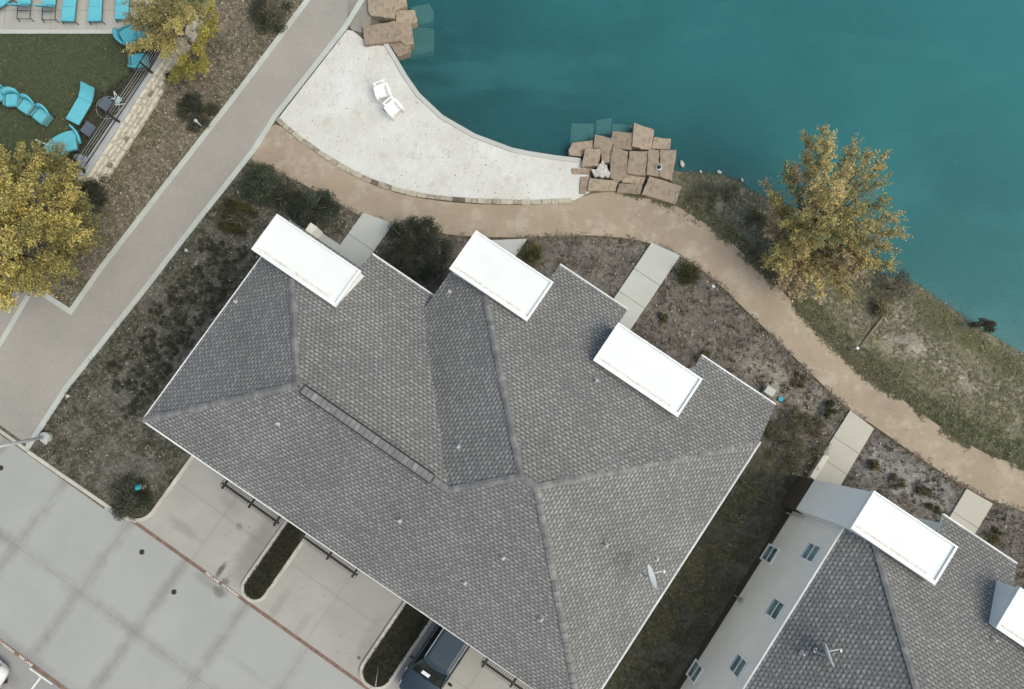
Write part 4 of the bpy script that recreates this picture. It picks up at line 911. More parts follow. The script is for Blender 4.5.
# ------------------------------------------------------------------ cars
def make_car(label, u, v, rzw, paint, ribs=True, L=4.75, Wd=1.90):
    x, y = W(u, v); r = empty('parked_car', (x, y, .012), TH+rzw, label, 'car')      # local: front towards -y
    h = Wd/2
    def sec(y, hw, zb, zt, crown=.04, tuck=.06):          # closed outline of the lower body
        return [(-hw+tuck, y, zb), (hw-tuck, y, zb), (hw, y, zb+.22), (hw, y, (zb+zt)/2+.06), (hw-.06, y, zt-.04), (hw-.20, y, zt), (hw*.35, y, zt+crown), (0, y, zt+crown*1.15), (-hw*.35, y, zt+crown), (-hw+.20, y, zt), (-hw+.06, y, zt-.04), (-hw, y, (zb+zt)/2+.06), (-hw, y, zb+.22)]
    f, b = -L/2, L/2
    m = MB(); m.loft([sec(f, h*.62, .35, .62, .02), sec(f+.07, h*.80, .28, .74, .03), sec(f+.22, h*.93, .25, .86, .04), sec(f+.6, h*.99, .25, .95, .05), sec(f+1.15, h, .25, 1.02, .05), sec(f+1.5, h, .25, 1.05, .04),
        sec(b-1.2, h, .25, 1.08, .02), sec(b-.35, h*.98, .27, 1.05, .02), sec(b-.10, h*.93, .32, .98, .02), sec(b, h*.82, .40, .85, .01)], smooth=True); body = m.build('body', M[paint], r)
    ws, re = f+1.28, b-.15                                 # windscreen foot, rear
    def g(y, hw, z): return [(-hw, y, z), (-hw*.6, y-.05, z), (0, y-.08, z), (hw*.6, y-.05, z), (hw, y, z)]
    def ring(y0, y1, hw, z): 
        a = [(-hw, y0+.10, z), (-hw*.62, y0+.02, z), (0, y0-.03, z), (hw*.62, y0+.02, z), (hw, y0+.10, z)]
        c = [(hw, y1-.05, z), (hw*.5, y1, z), (-hw*.5, y1, z), (-hw, y1-.05, z)]
        return a+c
    m = MB(); m.loft([ring(ws-.12, re, h*.90, 1.0), ring(ws+.35, re-.08, h*.82, 1.34), ring(ws+.82, re-.22, h*.70, 1.66)], smooth=False); m.build('windows', M['carglass'], r)
    m = MB(); m.loft([ring(ws+.76, re-.14, h*.715, 1.645), ring(ws+.80, re-.16, h*.70, 1.70), ring(ws+1.0, re-.3, h*.55, 1.735)], smooth=False); roof = m.build('roof', M[paint], r, bevel=.02)
    if ribs:
        for q in (-.42, -.25, -.08, .09, .26, .43):
            m = MB(); m.box((q, (ws+re)/2+.55, 1.742), (.035, re-ws-1.75, .02)); m.build('roof_rib', M[paint], roof)
    for s_ in (-1, 1):
        m = MB(); m.tube([(s_*h*.70, ws+1.0, 1.70), (s_*h*.71, ws+1.15, 1.75), (s_*h*.71, re-.5, 1.75), (s_*h*.70, re-.35, 1.70)], .018, 6); m.build('roof_rail', M['grey_metal'], roof)
        m = MB(); m.tube([(s_*h*.90, ws-.02, 1.02), (s_*h*.72, ws+.80, 1.66)], .04, 6); m.build('pillar', M[paint], r)
        for q in (ws+1.55, ws+2.45):
            m = MB(); m.tube([(s_*h*.905, q, 1.03), (s_*h*.735, q+.02, 1.65)], .035, 6); m.build('pillar', M['black'], r)
        m = MB(); m.lathe([(.02, -.05), (.07, -.04), (.085, 0), (.07, .04), (.02, .05)], (0, 0, 0), 10); mo = m.build('mirror', M['black'], r); mo.location = (s_*(h+.13), ws+.42, 1.08); mo.scale = (1.6, .8, 1.4)
        m = MB(); m.loft([[(s_*h*.60, f+.10, .60), (s_*h*.88, f+.22, .62), (s_*h*.90, f+.26, .80), (s_*h*.62, f+.10, .74)], [(s_*h*.62, f+.30, .60), (s_*h*.965, f+.50, .62), (s_*h*.955, f+.52, .86), (s_*h*.70, f+.36, .84)]]); m.build('headlight', M['plastic'], r)
        m = MB(); m.box((s_*h*.86, b-.12, .90), (.18, .16, .26)); m.build('tail_light', simple('tail_red', (.35, .02, .02), .3), r)
        for yy in (f+.92, b-.95):
            m = MB(); cx = s_*(h-.13)
            m.loft([[(cx+xo, yy+rr*math.cos(t), .34+rr*math.sin(t)) for t in np.linspace(0, 2*math.pi, 25)[:-1]] for xo, rr in ((-.11, .27), (-.11, .33), (.11, .34), (.14, .27))]); wh = m.build('wheel', M['black'], r)
            m = MB(); m.loft([[(s_*(h+.012)+xo, yy+rr*math.cos(t), .34+rr*math.sin(t)) for t in np.linspace(0, 2*math.pi, 17)[:-1]] for xo, rr in ((-.02, .22), (.0, .22), (.008, .06))]); m.build('rim', M['chrome'], wh)
    m = MB(); m.box((0, f+.03, .58), (h*.9, .06, .20)); m.build('grille', M['black'], r)
    m = MB(); m.box((0, f-.01, .42), (.48, .03, .12)); m.build('number_plate', M['plastic'], r)
    m = MB(); m.box((-.15, ws+.26, 1.335), (.42, .26, .006), M=Matrix.Rotation(R(36), 4, 'X')); m.build('glass_glint', M['plastic'], r)  # white plate laid on the glass to stand for its sunlit reflection
    for s_ in (-1, 1): m = MB(); m.tube([(s_*.1, ws-.03, 1.07), (s_*.1+.45, ws+.10, 1.12)], .012, 5); m.build('wiper', M['black'], r)
    return r
make_car('dark blue parked car with ribbed roof under the eave, its rear hidden by the roof', 3.56, -11.25, 0, 'carblue')
x, y = G(5, 672, .6); u_, v_ = UVf(x, y)
make_car('white parked car at the bottom left corner, only its front corner in view', u_-.75, v_-2.25, math.pi, 'carwhite', False)

# ------------------------------------------------------------------ street furniture
x, y = G(46.5, 437, .1); r = empty('street_lamp', (x, y, 0), 0, 'tall pale street lamp on a round concrete footing at the corner of the bed', 'street lamp')
m = MB(); m.lathe([(.25, -.1), (.25, .30), (.23, .33)], n=24); m.build('footing', M['curbband'], r, bevel=.01)
m = MB(); m.box((0, 0, .345), (.34, .34, .03), R(20)); m.build('base_plate', M['grey_metal'], r)
lean = Vector((-.020, -.105, 1)); m = MB(); m.tube([(0, 0, .35), lean*7.2], [.085, .05], 12); pl_ = m.build('pole', M['white'], r)
tp = lean*7.2; m = MB(); m.tube([tp, tp+Vector((-.5, -.3, .12)), tp+Vector((-1.1, -.7, .1))], .035); m.build('arm', M['white'], r); m = MB(); m.chbox(-.35, .35, -.16, .16, -.08, .06, .03); lm = m.build('lamp_head', M['white'], r); lm.location = tp+Vector((-1.3, -.85, .1)); lm.rotation_euler = (0, 0, R(33))
m = MB(); m.box((.0, 0, 0), (.3, .2, .05)); x2, y2 = G(44.5, 441.5, .05); tag(m.build('junction_cover', M['curbband'], loc=(x2, y2, .02), rz=TH, bevel=.01), 'small pale junction cover beside the footing of the street lamp', 'cover')
x, y = G(378.5, 664, .1); r = empty('sign_post', (x, y, .1), 0, 'thin grey post standing at the round end of the island bed by the blue car', 'post'); m = MB(); m.tube([(0, 0, 0), (.30, -.15, 2.3)], .025, 6); m.build('post', M['grey_metal'], r); m = MB(); m.lathe([(.04, 0), (.04, .05), (.028, .06)]); m.build('cap', M['grey_metal'], r)
x, y = G(137.5, 487.5, .5); x0, y0 = x+.02, y+.0
r = empty('fire_hydrant', (x0, y0, 0), R(-20), 'white fire hydrant with a blue bonnet in the dark shrub near the kerb', 'hydrant')
m = MB(); m.lathe([(.16, -.03), (.16, .03), (.11, .04), (.11, .42), (.14, .44), (.14, .50)]); m.build('barrel', M['plastic'], r); m = MB(); m.lathe([(.145, .50), (.14, .56), (.09, .64), (.03, .67), (.03, .72)]); m.build('bonnet', M['bluecap'], r)
for a_ in ((0, 1), (0, -1)): m = MB(); m.tube([(0, 0, .36), (0, a_[1]*.19, .36)], .05); m.build('nozzle', M['bluecap'], r)
m = MB(); m.tube([(0, 0, .32), (.24, 0, .32)], .075); m.build('pumper_nozzle', M['plastic'], r)
def bollard(px, py, label, hgt=.85):
    x, y = G(px, py, hgt); r = empty('path_light', (x, y, -.02), 0, label, 'path light', 'short path lights along the walks')
    m = MB(); m.tube([(0, 0, 0), (0, 0, hgt-.12)], .04, 8); m.build('post', M['grey_metal'], r); m = MB(); m.lathe([(.05, hgt-.14), (.09, hgt-.10), (.095, hgt-.03), (.06, hgt)], n=14); m.build('lamp_head', M['grey_metal'], r)
bollard(713.5, 286, 'path light in the flower bed at the bend of the gravel path'); bollard(858, 348, 'path light in the grass on the lake side of the gravel path')
bollard(195, 120, 'path light in the wild bed left of the promenade', 1.0); bollard(185.5, 250, 'path light at the right edge of the promenade by the dark bed', .5); bollard(66.5, 396, 'path light at the kink of the promenade edge', .4)
for px, py, lab in ((142, 552, 'dark round cover on the parking lot nearest the kerb corner'), (174, 592, 'dark round cover on the parking lot in front of the first driveway'), (1, 468, 'dark round cover on the parking lot at the left edge')):
    x, y = G(px, py); m = MB(); m.lathe([(.13, 0), (.13, .012), (.10, .014)], n=20); tag(m.build('drain_cover', M['dark_metal'], loc=(x, y, 0)), lab, 'cover', 'round covers in the parking lot')
x, y = G(770.5, 391, .5); r = empty('utility_box', (x, y, 0), TH, 'pale utility box beside the right corner of the middle house', 'utility box'); m = MB(); m.chbox(-.22, .22, -.18, .18, -.05, .4, .03); m.build('case', M['grey_metal'], r); m = MB(); m.chbox(-.24, .24, -.2, .2, .4, .45, .02); m.build('lid', M['pad'], r)
x, y = G(781, 399, .1); m = MB(); m.lathe([(.13, -.05), (.13, .06), (.11, .08)]); tag(m.build('valve_cover', M['bluecap'], loc=(x, y, 0)), 'small round blue valve cover beside the pale utility box', 'valve cover')
x, y = G(851, 457.5, .0); 

# ------------------------------------------------------------------ vegetation
def scatter_leaves(pts, size, cols, jit=.15, normal_up=.4, aspect=.6):
    """one bent quad per point; returns V,F,C"""
    n = len(pts); P = np.asarray(pts)
    a = RNG.normal(size=(n, 3)); a[:, 2] *= .5; a /= np.linalg.norm(a, axis=1)[:, None]
    up = RNG.normal(size=(n, 3)); up[:, 2] += normal_up*3; b = np.cross(a, up); b /= np.linalg.norm(b, axis=1)[:, None]+1e-9
    s = size*(.6+.8*RNG.random(n))[:, None]
    V = np.stack([P-a*s*.5, P-b*s*.5*aspect, P+a*s*.5, P+b*s*.5*aspect], 1).reshape(-1, 3)
    F_ = np.arange(4*n).reshape(n, 4)
    cols = np.asarray(cols); c = cols[RNG.integers(0, len(cols), n)]*(1+jit*RNG.normal(size=(n, 1)))
    return V, F_, np.repeat(np.clip(c, .005, .9), 4, 0)
def blades(pts, L, wdt, cols, k=7, spread=1.0, rise=.6, jit=.25):
    """tufts of k thin blades at pts"""
    P = np.repeat(np.asarray(pts), k, 0); n = len(P); th = RNG.random(n)*2*math.pi
    ln = L*(.5+.9*RNG.random(n)); el = rise*(.3+RNG.random(n)*1.2)
    d = np.stack([np.cos(th)*np.cos(el), np.sin(th)*np.cos(el), np.sin(el)], 1)*ln[:, None]*np.array([spread, spread, 1])
    s = np.stack([-np.sin(th), np.cos(th), np.zeros(n)], 1)*(wdt*(.6+.8*RNG.random(n)))[:, None]
    P = P+np.concatenate([RNG.normal(size=(n, 2))*L*.25, np.zeros((n, 1))], 1)
    V = np.stack([P-s*.5, P+s*.5, P+d], 1).reshape(-1, 3); F_ = np.arange(3*n).reshape(n, 3)
    cols = np.asarray(cols); ci = np.repeat(RNG.integers(0, len(cols), n//k), k); c = cols[ci]*(1+jit*RNG.normal(size=(n, 1)))
    return V, F_, np.repeat(np.clip(c, .008, .9), 3, 0)
def rand_in(poly, n, zf=None, excl=()):
    P = np.array(poly); lo, hi = P.min(0), P.max(0); lo = np.maximum(lo, (-28, -19)); hi = np.minimum(hi, (28, 23)); out = []
    q = lo+RNG.random((n*6, 2))*(hi-lo); q = q[inside(q[:, 0], q[:, 1], poly)]
    for e_ in excl: q = q[~inside(q[:, 0], q[:, 1], e_)]
    return q
def patchy(q, s, seed, th, soft_=.15):
    v_ = vnoise(q[:, 0], q[:, 1], s, seed)*.6+vnoise(q[:, 0], q[:, 1], s*.4, seed+9)*.4
    return q[RNG.random(len(q)) < np.clip((v_-th)/soft_+.5, 0, 1)]
def terr(q):
    dd = seg_dist(q[:, 0], q[:, 1], LAKE); il = inside(q[:, 0], q[:, 1], LAKE)
    return np.where(il, -.55-dd*.8, np.minimum(0, -.5+dd*.42))-.04
EXC = [WP([(-12.1, -14.7), (9, -14.7), (9, 6.6), (-5, 6.0), (-5.5, 2.2), (-12.1, 1.3)]), WP([(13.3, -12), (30, -12), (30, 5.5), (13.3, 5.5)])]+[WP(q) for q in PADS]+[WP([(13.7, 9.8), (15.3, 9.7), (15.4, 4), (13.7, 4)]), WP([(20.5, 9.7), (22, 9.8), (22, 5), (20.5, 5)]), WP([(-13.6, 2.2), (-10, 2.2), (-10, 1), (-13.6, 1)])]
def ground_cover(name, poly, n, L, cols, s=.9, seed=3, th=.4, k=6, wdt=.03, rise=.5, excl=EXC):
    q = rand_in(poly, n//4, excl=excl); q = patchy(q, s, seed, th); 
    if len(q) > n: q = q[:n]
    P = np.column_stack([q, terr(q)]); V, F_, C_ = blades(P, L, wdt, cols, k, 1, rise); o = npmesh(name, V, F_, C_, M['litter']); return tag(o, kind='stuff')
AREA = {'terrace': GP([(176, 36), (106, 172+0), (64, 190), (-90, 200), (-90, -60), (196, -60)])}
wild_ex = [GP([(185, 20), (160, 100), (137, 142), (106, 176), (64, 190), (-90, 200), (-90, -60), (200, -60)])]
dry = [(.26, .225, .17), (.21, .185, .145), (.16, .15, .11), (.12, .12, .075), (.33, .295, .24)]
ground_cover('dry_grass', WILD, 15000, .16, dry, 1.1, 3, .35, 6, excl=wild_ex)
ground_cover('green_weeds', WILD, 8000, .14, [(.10, .115, .055), (.13, .135, .07), (.07, .08, .045)], 1.6, 31, .50, 6, excl=wild_ex)
grey_ = [(.19, .178, .15), (.15, .14, .115), (.25, .235, .205), (.12, .12, .09), (.16, .15, .13)]
ground_cover('mulch_litter', NWB, 15000, .13, grey_, .8, 5, .35, 6)
ground_cover('low_dark_cover', NWB, 14000, .15, [(.085, .092, .062), (.105, .11, .075), (.075, .078, .058)], .8, 6, .46, 7, rise=.9)
ground_cover('withered_flowers', FRONT, 15000, .14, [(.19, .17, .15), (.14, .12, .10), (.24, .22, .20), (.10, .09, .07), (.16, .13, .115)], .6, 8, .36, 7, rise=.8)
ground_cover('brown_stems', FRONT, 9000, .18, [(.085, .075, .055), (.07, .065, .045), (.11, .095, .07)], .55, 12, .53, 7, rise=1.0)
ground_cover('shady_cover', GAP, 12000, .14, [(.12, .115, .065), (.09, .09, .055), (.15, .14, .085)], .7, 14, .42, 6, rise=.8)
ground_cover('bank_grass', BANK, 26000, .11, [(.185, .175, .105), (.15, .15, .085), (.23, .21, .14), (.135, .14, .075)], 1.2, 16, .33, 6, .025)
ground_cover('verge_grass', BANGR if 'BANGR' in globals() else BANKG, 12000, .12, [(.085, .10, .045), (.11, .12, .06), (.075, .085, .045)], .9, 17, .3, 7, .025)
ground_cover('bank_gravel_weeds', BANK, 4000, .12, [(.30, .27, .22), (.25, .22, .18)], .8, 19, .58, 5)
# island planting
for a in ISL[:2]:
    q = rand_in(WP(rounded_end(a[0]+.14, a[1]-.14, a[2]+.15, a[3]-.1)), 2600); q = q[:5200]; P = np.column_stack([q, np.full(len(q), .1)])
    V, F_, C_ = blades(P, .15, .03, [(.05, .052, .035), (.07, .07, .05), (.035, .038, .028), (.09, .085, .065)], 6, 1, .9); tag(npmesh('island_cover', V, F_, C_, M['litter']), kind='stuff')
q = rand_in([(-60, dk), (G(150, 34, ZT)[0], dk), G(90, 160, ZT), (-60, G(0, 178, ZT)[1])], 9000); q = q[:26000]; P = np.column_stack([q, np.full(len(q), ZT-.01)])
V, F_, C_ = blades(P, .06, .02, [(.085, .11, .065), (.10, .125, .075), (.07, .09, .055), (.12, .125, .08)], 4, 1, .8); tag(npmesh('lawn_grass', V, F_, C_, M['litter']), kind='stuff')
q = rand_in(BED, 900); P = np.column_stack([q, np.full(len(q), ZT)]); V, F_, C_ = blades(P, .13, .03, [(.05, .05, .035), (.08, .07, .05), (.04, .05, .03)], 5, 1, .8); tag(npmesh('bed_litter', V, F_, C_, M['litter']), kind='stuff')
# pebbles and fallen leaves as pale specks
def specks(name, poly, n, size, cols, z=None, excl=EXC):
    q = rand_in(poly, n, excl=excl)[:n]; P = np.column_stack([q, (terr(q)+.06) if z is None else np.full(len(q), z)]); V, F_, C_ = scatter_leaves(P, size, cols, .2, 3); tag(npmesh(name, V, F_, C_, M['litter']), kind='stuff')
specks('pebbles', WILD, 900, .10, [(.45, .40, .33), (.35, .3, .24)], excl=wild_ex); specks('pebbles', NWB, 500, .09, [(.42, .38, .32), (.3, .27, .2)]); specks('pebbles', FRONT, 900, .10, [(.36, .33, .30), (.28, .25, .22)])
specks('pebbles', BANK, 450, .08, [(.30, .27, .22), (.25, .22, .17)]); specks('pebbles', GAP, 160, .09, [(.2, .18, .14)])
specks('fallen_leaves', AREA['terrace'], 600, .07, [(.32, .20, .08), (.25, .16, .08)], ZT+.02, excl=[GP([(-60, -60), (150, -60), (134, 34), (-60, 34)], ZT)])
specks('path_leaves', PATH, 260, .07, [(.25, .22, .10), (.2, .16, .1), (.42, .36, .28)], .012, excl=[])
specks('sand_debris', BEACH, 170, .08, [(.33, .26, .18), (.25, .2, .14), (.4, .34, .25)], .02, excl=[])
specks('lot_leaves', WP([(-12, -14.6), (9, -14.6), (9, -9), (-12, -9)]), 90, .06, [(.2, .15, .09), (.12, .1, .07)], .02, excl=[])

def tree(name, base, tips, label, cat, group, cols, n_leaf, leaf=.13, rad=.45, trunk_r=.16, fork=.25, along=.55, feather=1.0, bark='bark', extra_cols=None):
    r = empty(name, base, 0, label, cat, group); bx_, by_, bz_ = base
    m = MB(); Lp = []
    f = Vector((0, 0, fork*max(t[2]-bz_ for t in tips)))
    m.tube([(0, 0, -.3), (.02, .01, f.z*.5), f], [trunk_r*1.3, trunk_r, trunk_r*.8], 9)
    for t in tips:
        T = Vector((t[0]-bx_, t[1]-by_, t[2]-bz_)); mid = f.lerp(T, .45)+Vector((random.uniform(-.2, .2), random.uniform(-.2, .2), abs(T.z)*.10+random.uniform(0, .2)))
        pts = []
        for q in range(9):
            s = q/8; pts.append((f*(1-s)**2+mid*2*s*(1-s)+T*s*s)+Vector((random.uniform(-.04, .04),)*3)*q/4)
        m.tube(pts, [trunk_r*.55*(1-q/8)+.012 for q in range(9)], 5)
        rr = rad*random.uniform(.7, 1.25); nl = int(n_leaf/len(tips)*random.uniform(.6, 1.4)*(rr/rad)**1.5)
        s = along+(1.04-along)*RNG.random(nl)**.75; A = np.array([tuple(p) for p in pts]); ii = np.clip(s*8, 0, 7.999); i0 = ii.astype(int); fr_ = (ii-i0)[:, None]
        C_ = A[i0]*(1-fr_)+A[np.minimum(i0+1, 8)]*fr_
        # twigs: leaves gathered on small side sprays
        nt = max(4, nl//26); tw = RNG.normal(size=(nt, 3)); tw /= np.linalg.norm(tw, axis=1)[:, None]; tw[:, 2] = tw[:, 2]*.7+.15; si = RNG.integers(0, nt, nl)
        base_s = along+(1-along)*RNG.random(nt)**.8; jj = np.clip(base_s*8, 0, 7.999); j0 = jj.astype(int); fj = (jj-j0)[:, None]; TB = A[j0]*(1-fj)+A[np.minimum(j0+1, 8)]*fj
        taper = (1.12-.5*(base_s-along)/(1-along+1e-6))[:, None]; ext_ = tw*rr*taper
        d_ = np.array(tuple((Vector(pts[-1])-Vector(pts[4])).normalized()))*rr*.8*feather
        lt = RNG.random((nl, 1))**.7; P = TB[si]+(ext_[si]+d_)*lt+RNG.normal(size=(nl, 3))*.055
        for k_ in range(0, nt, 2): 
            e_ = Vector(TB[k_])+Vector(ext_[k_])+Vector(d_); m.tube([Vector(TB[k_]), e_], [.012, .005], 3, False)
        cc = np.array(cols)[RNG.integers(0, len(cols))]*random.uniform(.8, 1.2)
        V, F_, K = scatter_leaves(P, leaf, [tuple(cc*.85), tuple(cc), tuple(cc*1.2)]+([random.choice(extra_cols)] if extra_cols else []), .16, .35); Lp.append((V, F_, K))
    m.build('trunk', M[bark], r)
    off = 0; Vs, Fs, Cs = [], [], []
    for V, F_, K in Lp: Vs.append(V); Fs.append(F_+off); Cs.append(K); off += len(V)
    npmesh('crown', np.concatenate(Vs), np.concatenate(Fs), np.concatenate(Cs), M['leaf'], r); return r

# lake tree: plume-like sprays leaning over the water
tz = [(345, 112, 5.5), (412, 92, 6.2), (440, 130, 5.5), (530, 172, 5.4), (598, 200, 5.2), (658, 206, 5.0), (640, 250, 4.4), (648, 312, 4.5), (676, 380, 4.2), (703, 455, 3.9), (724, 525, 3.6), (700, 588, 3.3), (695, 650, 2.8), (275, 262, 4.6), (152, 312, 3.2), (200, 372, 3.6), (292, 236, 5.2), (185, 440, 3.0), (180, 520, 2.6), (225, 590, 2.4), (250, 650, 2.2),
      (330, 440, 5.2), (300, 540, 4.2), (330, 620, 3.6), (430, 690, 2.6), (520, 640, 3.2), (600, 640, 3.0), (520, 540, 5.0), (600, 500, 4.6), (480, 330, 6.6), (560, 430, 5.8), (520, 250, 6.2), (420, 230, 6.4), (380, 320, 6.3), (450, 460, 5.8), (390, 540, 5.0), (640, 560, 3.8), (340, 200, 5.6), (250, 480, 3.9), (480, 690, 2.2), (560, 700, 2.2), (350, 700, 2.0), (300, 760, 1.6), (400, 770, 1.5), (500, 770, 1.8), (240, 720, 1.5), (180, 640, 1.6)]
tips = [(*G(720+(a*.95+14)/3.914, 100+(b*.96+22)/3.914, z), z) for a, b, z in tz]
bx0, by0 = G(800, 238, -.1)
oliv = [(.56, .48, .20), (.50, .43, .18), (.62, .52, .24), (.42, .38, .17), (.56, .45, .29), (.66, .55, .25)]
tree('lakeside_tree', (bx0, by0, -.2), tips, 'yellow green feathery tree leaning over the lake from the bank', 'tree', None, oliv, 62000, .09, .56, .13, .12, .36, .6, extra_cols=[(.40, .32, .22), (.22, .21, .10)])
# big golden tree at the left edge
random.seed(21)
tips = []
cx, cy = G(6, 219, 4.5)
for q in range(84):
    a = random.uniform(0, 2*math.pi); rr = math.sqrt(random.random())*3.6; z = 2.2+4.6*math.sqrt(max(0, 1-(rr/3.8)**2))*random.uniform(.75, 1.0)
    tips.append((cx+rr*math.cos(a), cy+rr*math.sin(a)*1.03, z))
bx1, by1 = G(45, 262, 0)
tree('golden_tree', (bx1, by1, -.05), tips, 'big dense golden tree with a rounded crown at the left edge', 'tree', None, [(.62, .52, .18), (.56, .47, .17), (.48, .42, .15), (.68, .57, .22), (.40, .36, .14)], 95000, .095, .62, .17, .3, .6, .45, extra_cols=[(.2, .19, .07)])
random.seed(5)
def loose_tree(cx, cy, spots, label, cols, n, lf=.11, rad=.5, tr=.09, group=None, name='yellow_tree', al=.45):
    b = G(cx, cy, 0); tips = [(*G(a, b_, z), z) for a, b_, z in spots]; tree(name, (b[0], b[1], -.05), tips, label, 'tree', group, cols, n, lf, rad, tr, .2, al, .6)
ycol = [(.46, .40, .17), (.40, .36, .16), (.36, .32, .16), (.50, .43, .18)]
loose_tree(192, 45, [(132, 4, 5), (150, -4, 5.2), (150, 18, 4.8), (165, 8, 5.2), (135, 22, 4.4), (175, 26, 4.6), (160, 36, 4), (180, -2, 5), (205, 6, 4.4), (148, 44, 3.4), (130, 50, 3.2), (165, 52, 3.2), (190, 16, 4.6), (170, -8, 5), (140, 12, 5.1)], 'sparse yellow tree hanging over the corner of the pool deck', ycol, 14000, .09, .55, .1)
loose_tree(205, 62, [(180, 62, 2.4), (190, 78, 2.2), (205, 72, 2.0), (212, 5, 2.8), (200, 48, 2.8), (215, 18, 2.6), (176, 76, 2), (205, 30, 2.6)], 'small bright yellow tree between the pool wall and the promenade', [(.42, .38, .11), (.36, .33, .10)], 9000, .085, .42, .06)

def shrub(px, py, rpx, h, label, cols, n=2200, leaf=.09, name='shrub', cat='shrub', group=None, spike=False, base_z=0.0, ry=1.0, density_top=.7):
    x, y = G(px, py, h*.5); rad = rpx/20.0*(36-h*.5)/36; r = empty(name, (x, y, base_z-.04), 0, label, cat, group)
    m = MB(); ns = 9
    for q in range(ns):
        a = random.uniform(0, 6.28); rr = rad*random.uniform(.3, .8); m.tube([(0, 0, -.05), (rr*.4*math.cos(a), rr*.4*math.sin(a)*ry, h*.5), (rr*math.cos(a), rr*math.sin(a)*ry, h*random.uniform(.6, .9))], [.03, .02, .006], 5)
    m.build('stems', M['bark'], r)
    if spike:
        nb = n//4; P = RNG.normal(size=(nb, 3))*np.array([rad*.38, rad*.38*ry, 0]); P[:, 2] = h*.15; V, F_, K = blades(P, h*.85, .05, cols, 5, .8, 1.0, .18)
    else:
        ncl = max(7, int(rad*rad*22)); a = RNG.random(ncl)*2*math.pi; rr = np.sqrt(RNG.random(ncl))*rad*.9; hh = h*np.sqrt(np.clip(1-(rr/rad)**2, .05, 1))*(.6+.45*RNG.random(ncl))
        Cc = np.stack([rr*np.cos(a), rr*np.sin(a)*ry, hh*.85], 1); ci = RNG.integers(0, ncl, n); dd = RNG.normal(size=(n, 3)); dd /= np.linalg.norm(dd, axis=1)[:, None]
        P = Cc[ci]+dd*(RNG.random((n, 1))**.5)*np.array([1, ry, .8])*min(.34, rad*.42); P[:, 2] = np.maximum(P[:, 2], .03)
        carr = np.array(cols)[RNG.integers(0, len(cols), ncl)]*(1+.18*RNG.normal(size=(ncl, 1))); V, F_, K = scatter_leaves(P, leaf, [(1, 1, 1)], .18, .4, .45); K = np.clip(K*np.repeat(carr[ci], 4, 0), .008, .9)
    npmesh('foliage', V, F_, K, M['leaf'], r); return r
rose = [(.095, .12, .085), (.075, .095, .065), (.13, .15, .11)]; dark = [(.09, .10, .07), (.115, .122, .088), (.07, .08, .058)]
shrub(260, 184, 22, 1.2, 'tall grey green rosemary bush nearest the promenade corner', rose+[(.10, .13, .07)], 5200, .10)
shrub(286, 196, 16, .9, 'small dark bush between the two rosemary bushes', dark, 2600, .09)
shrub(312, 207, 26, 1.3, 'wide grey green rosemary bush beside the gravel path', rose, 6200, .10)
shrub(236, 216, 25, .7, 'olive yellow bush below the rosemary bushes', [(.14, .125, .045), (.11, .105, .045), (.08, .08, .04)], 3600, .09, ry=.8)
shrub(415, 248, 39, 2.6, 'big dark green bushy tree in the notch between two roofs of the middle house', [(.085, .095, .062), (.07, .08, .055), (.11, .115, .075)], 15000, .09, name='bushy_tree', cat='tree')
shrub(128, 498, 22, .9, 'dark spreading bush around the fire hydrant at the kerb', dark+[(.11, .115, .08)], 5200, .09)
shrub(270, 12, 22, .9, 'dark bush at the top of the photo left of the promenade', [(.12, .125, .085), (.15, .15, .10), (.10, .105, .075)], 3600, .09)
shrub(196, 110, 18, .9, 'dark bush behind the path light in the wild bed', dark, 3800, .10)
shrub(170, 76, 10, .6, 'small dark bush at the foot of the cream rubble wall', dark, 1200, .09)
shrub(92, 190, 20, 1.1, 'dark bush below the corner of the rubble wall', dark+[(.08, .085, .05)], 3800, .10)
loose_tree(76, 228, [(48, 160, 3.6), (58, 152, 3.4), (62, 178, 3.8), (76, 172, 3.0), (66, 200, 3.8), (84, 205, 3.0), (90, 222, 2.6), (74, 228, 3.4), (82, 246, 2.6), (66, 256, 3.0), (58, 240, 3.8), (72, 270, 2.2), (56, 282, 2.4), (94, 236, 2.0)], 'added darker olive lobe for the olive, shaded right side of the golden tree', [(.30, .28, .12), (.26, .245, .11), (.34, .31, .13)], 17000, .09, .6, .08, name='olive_shade_lobe')  # extra tree added for the golden crown's more olive, shaded side
shrub(688, 274, 9, .55, 'spiky green yucca beside the long pale walk', [(.15, .165, .08), (.2, .2, .11), (.11, .12, .06)], 900, .1, 'yucca', 'plant', spike=True)
shrub(532, 253, 9, .55, 'spiky yellow green yucca right of the middle white tower roof', [(.22, .21, .10), (.15, .15, .07)], 800, .1, 'yucca', 'plant', spike=True)
shrub(830, 410, 9, .5, 'small dark green bush at the left corner of the tan walk', [(.08, .09, .04), (.06, .07, .035)], 1100, .08)
shrub(797, 441, 34, .55, 'wide low olive bush between the two houses', [(.17, .16, .095), (.14, .135, .08), (.20, .185, .12)], 4800, .09)
shrub(893, 286, 22, 1.2, 'bare grey bush behind the lakeside tree', [(.13, .12, .10), (.10, .095, .075), (.16, .14, .12)], 2400, .07)
shrub(882, 305, 12, .7, 'pale straw bush on the bank below the bare grey bush', [(.36, .32, .18), (.26, .23, .12)], 900, .12)
shrub(984, 325, 14, .7, 'dark bush on the shoreline at the right edge of the lake bank', [(.07, .07, .05), (.09, .085, .06)], 1800, .08, ry=.6)
shrub(704, 196, 16, .6, 'olive bush on the mud right of the jetty', [(.20, .195, .12), (.16, .16, .10)], 1200, .08)
shrub(728, 190, 12, .5, 'pale olive bush on the shore between jetty and tree', [(.24, .23, .15), (.19, .185, .12)], 900, .08)
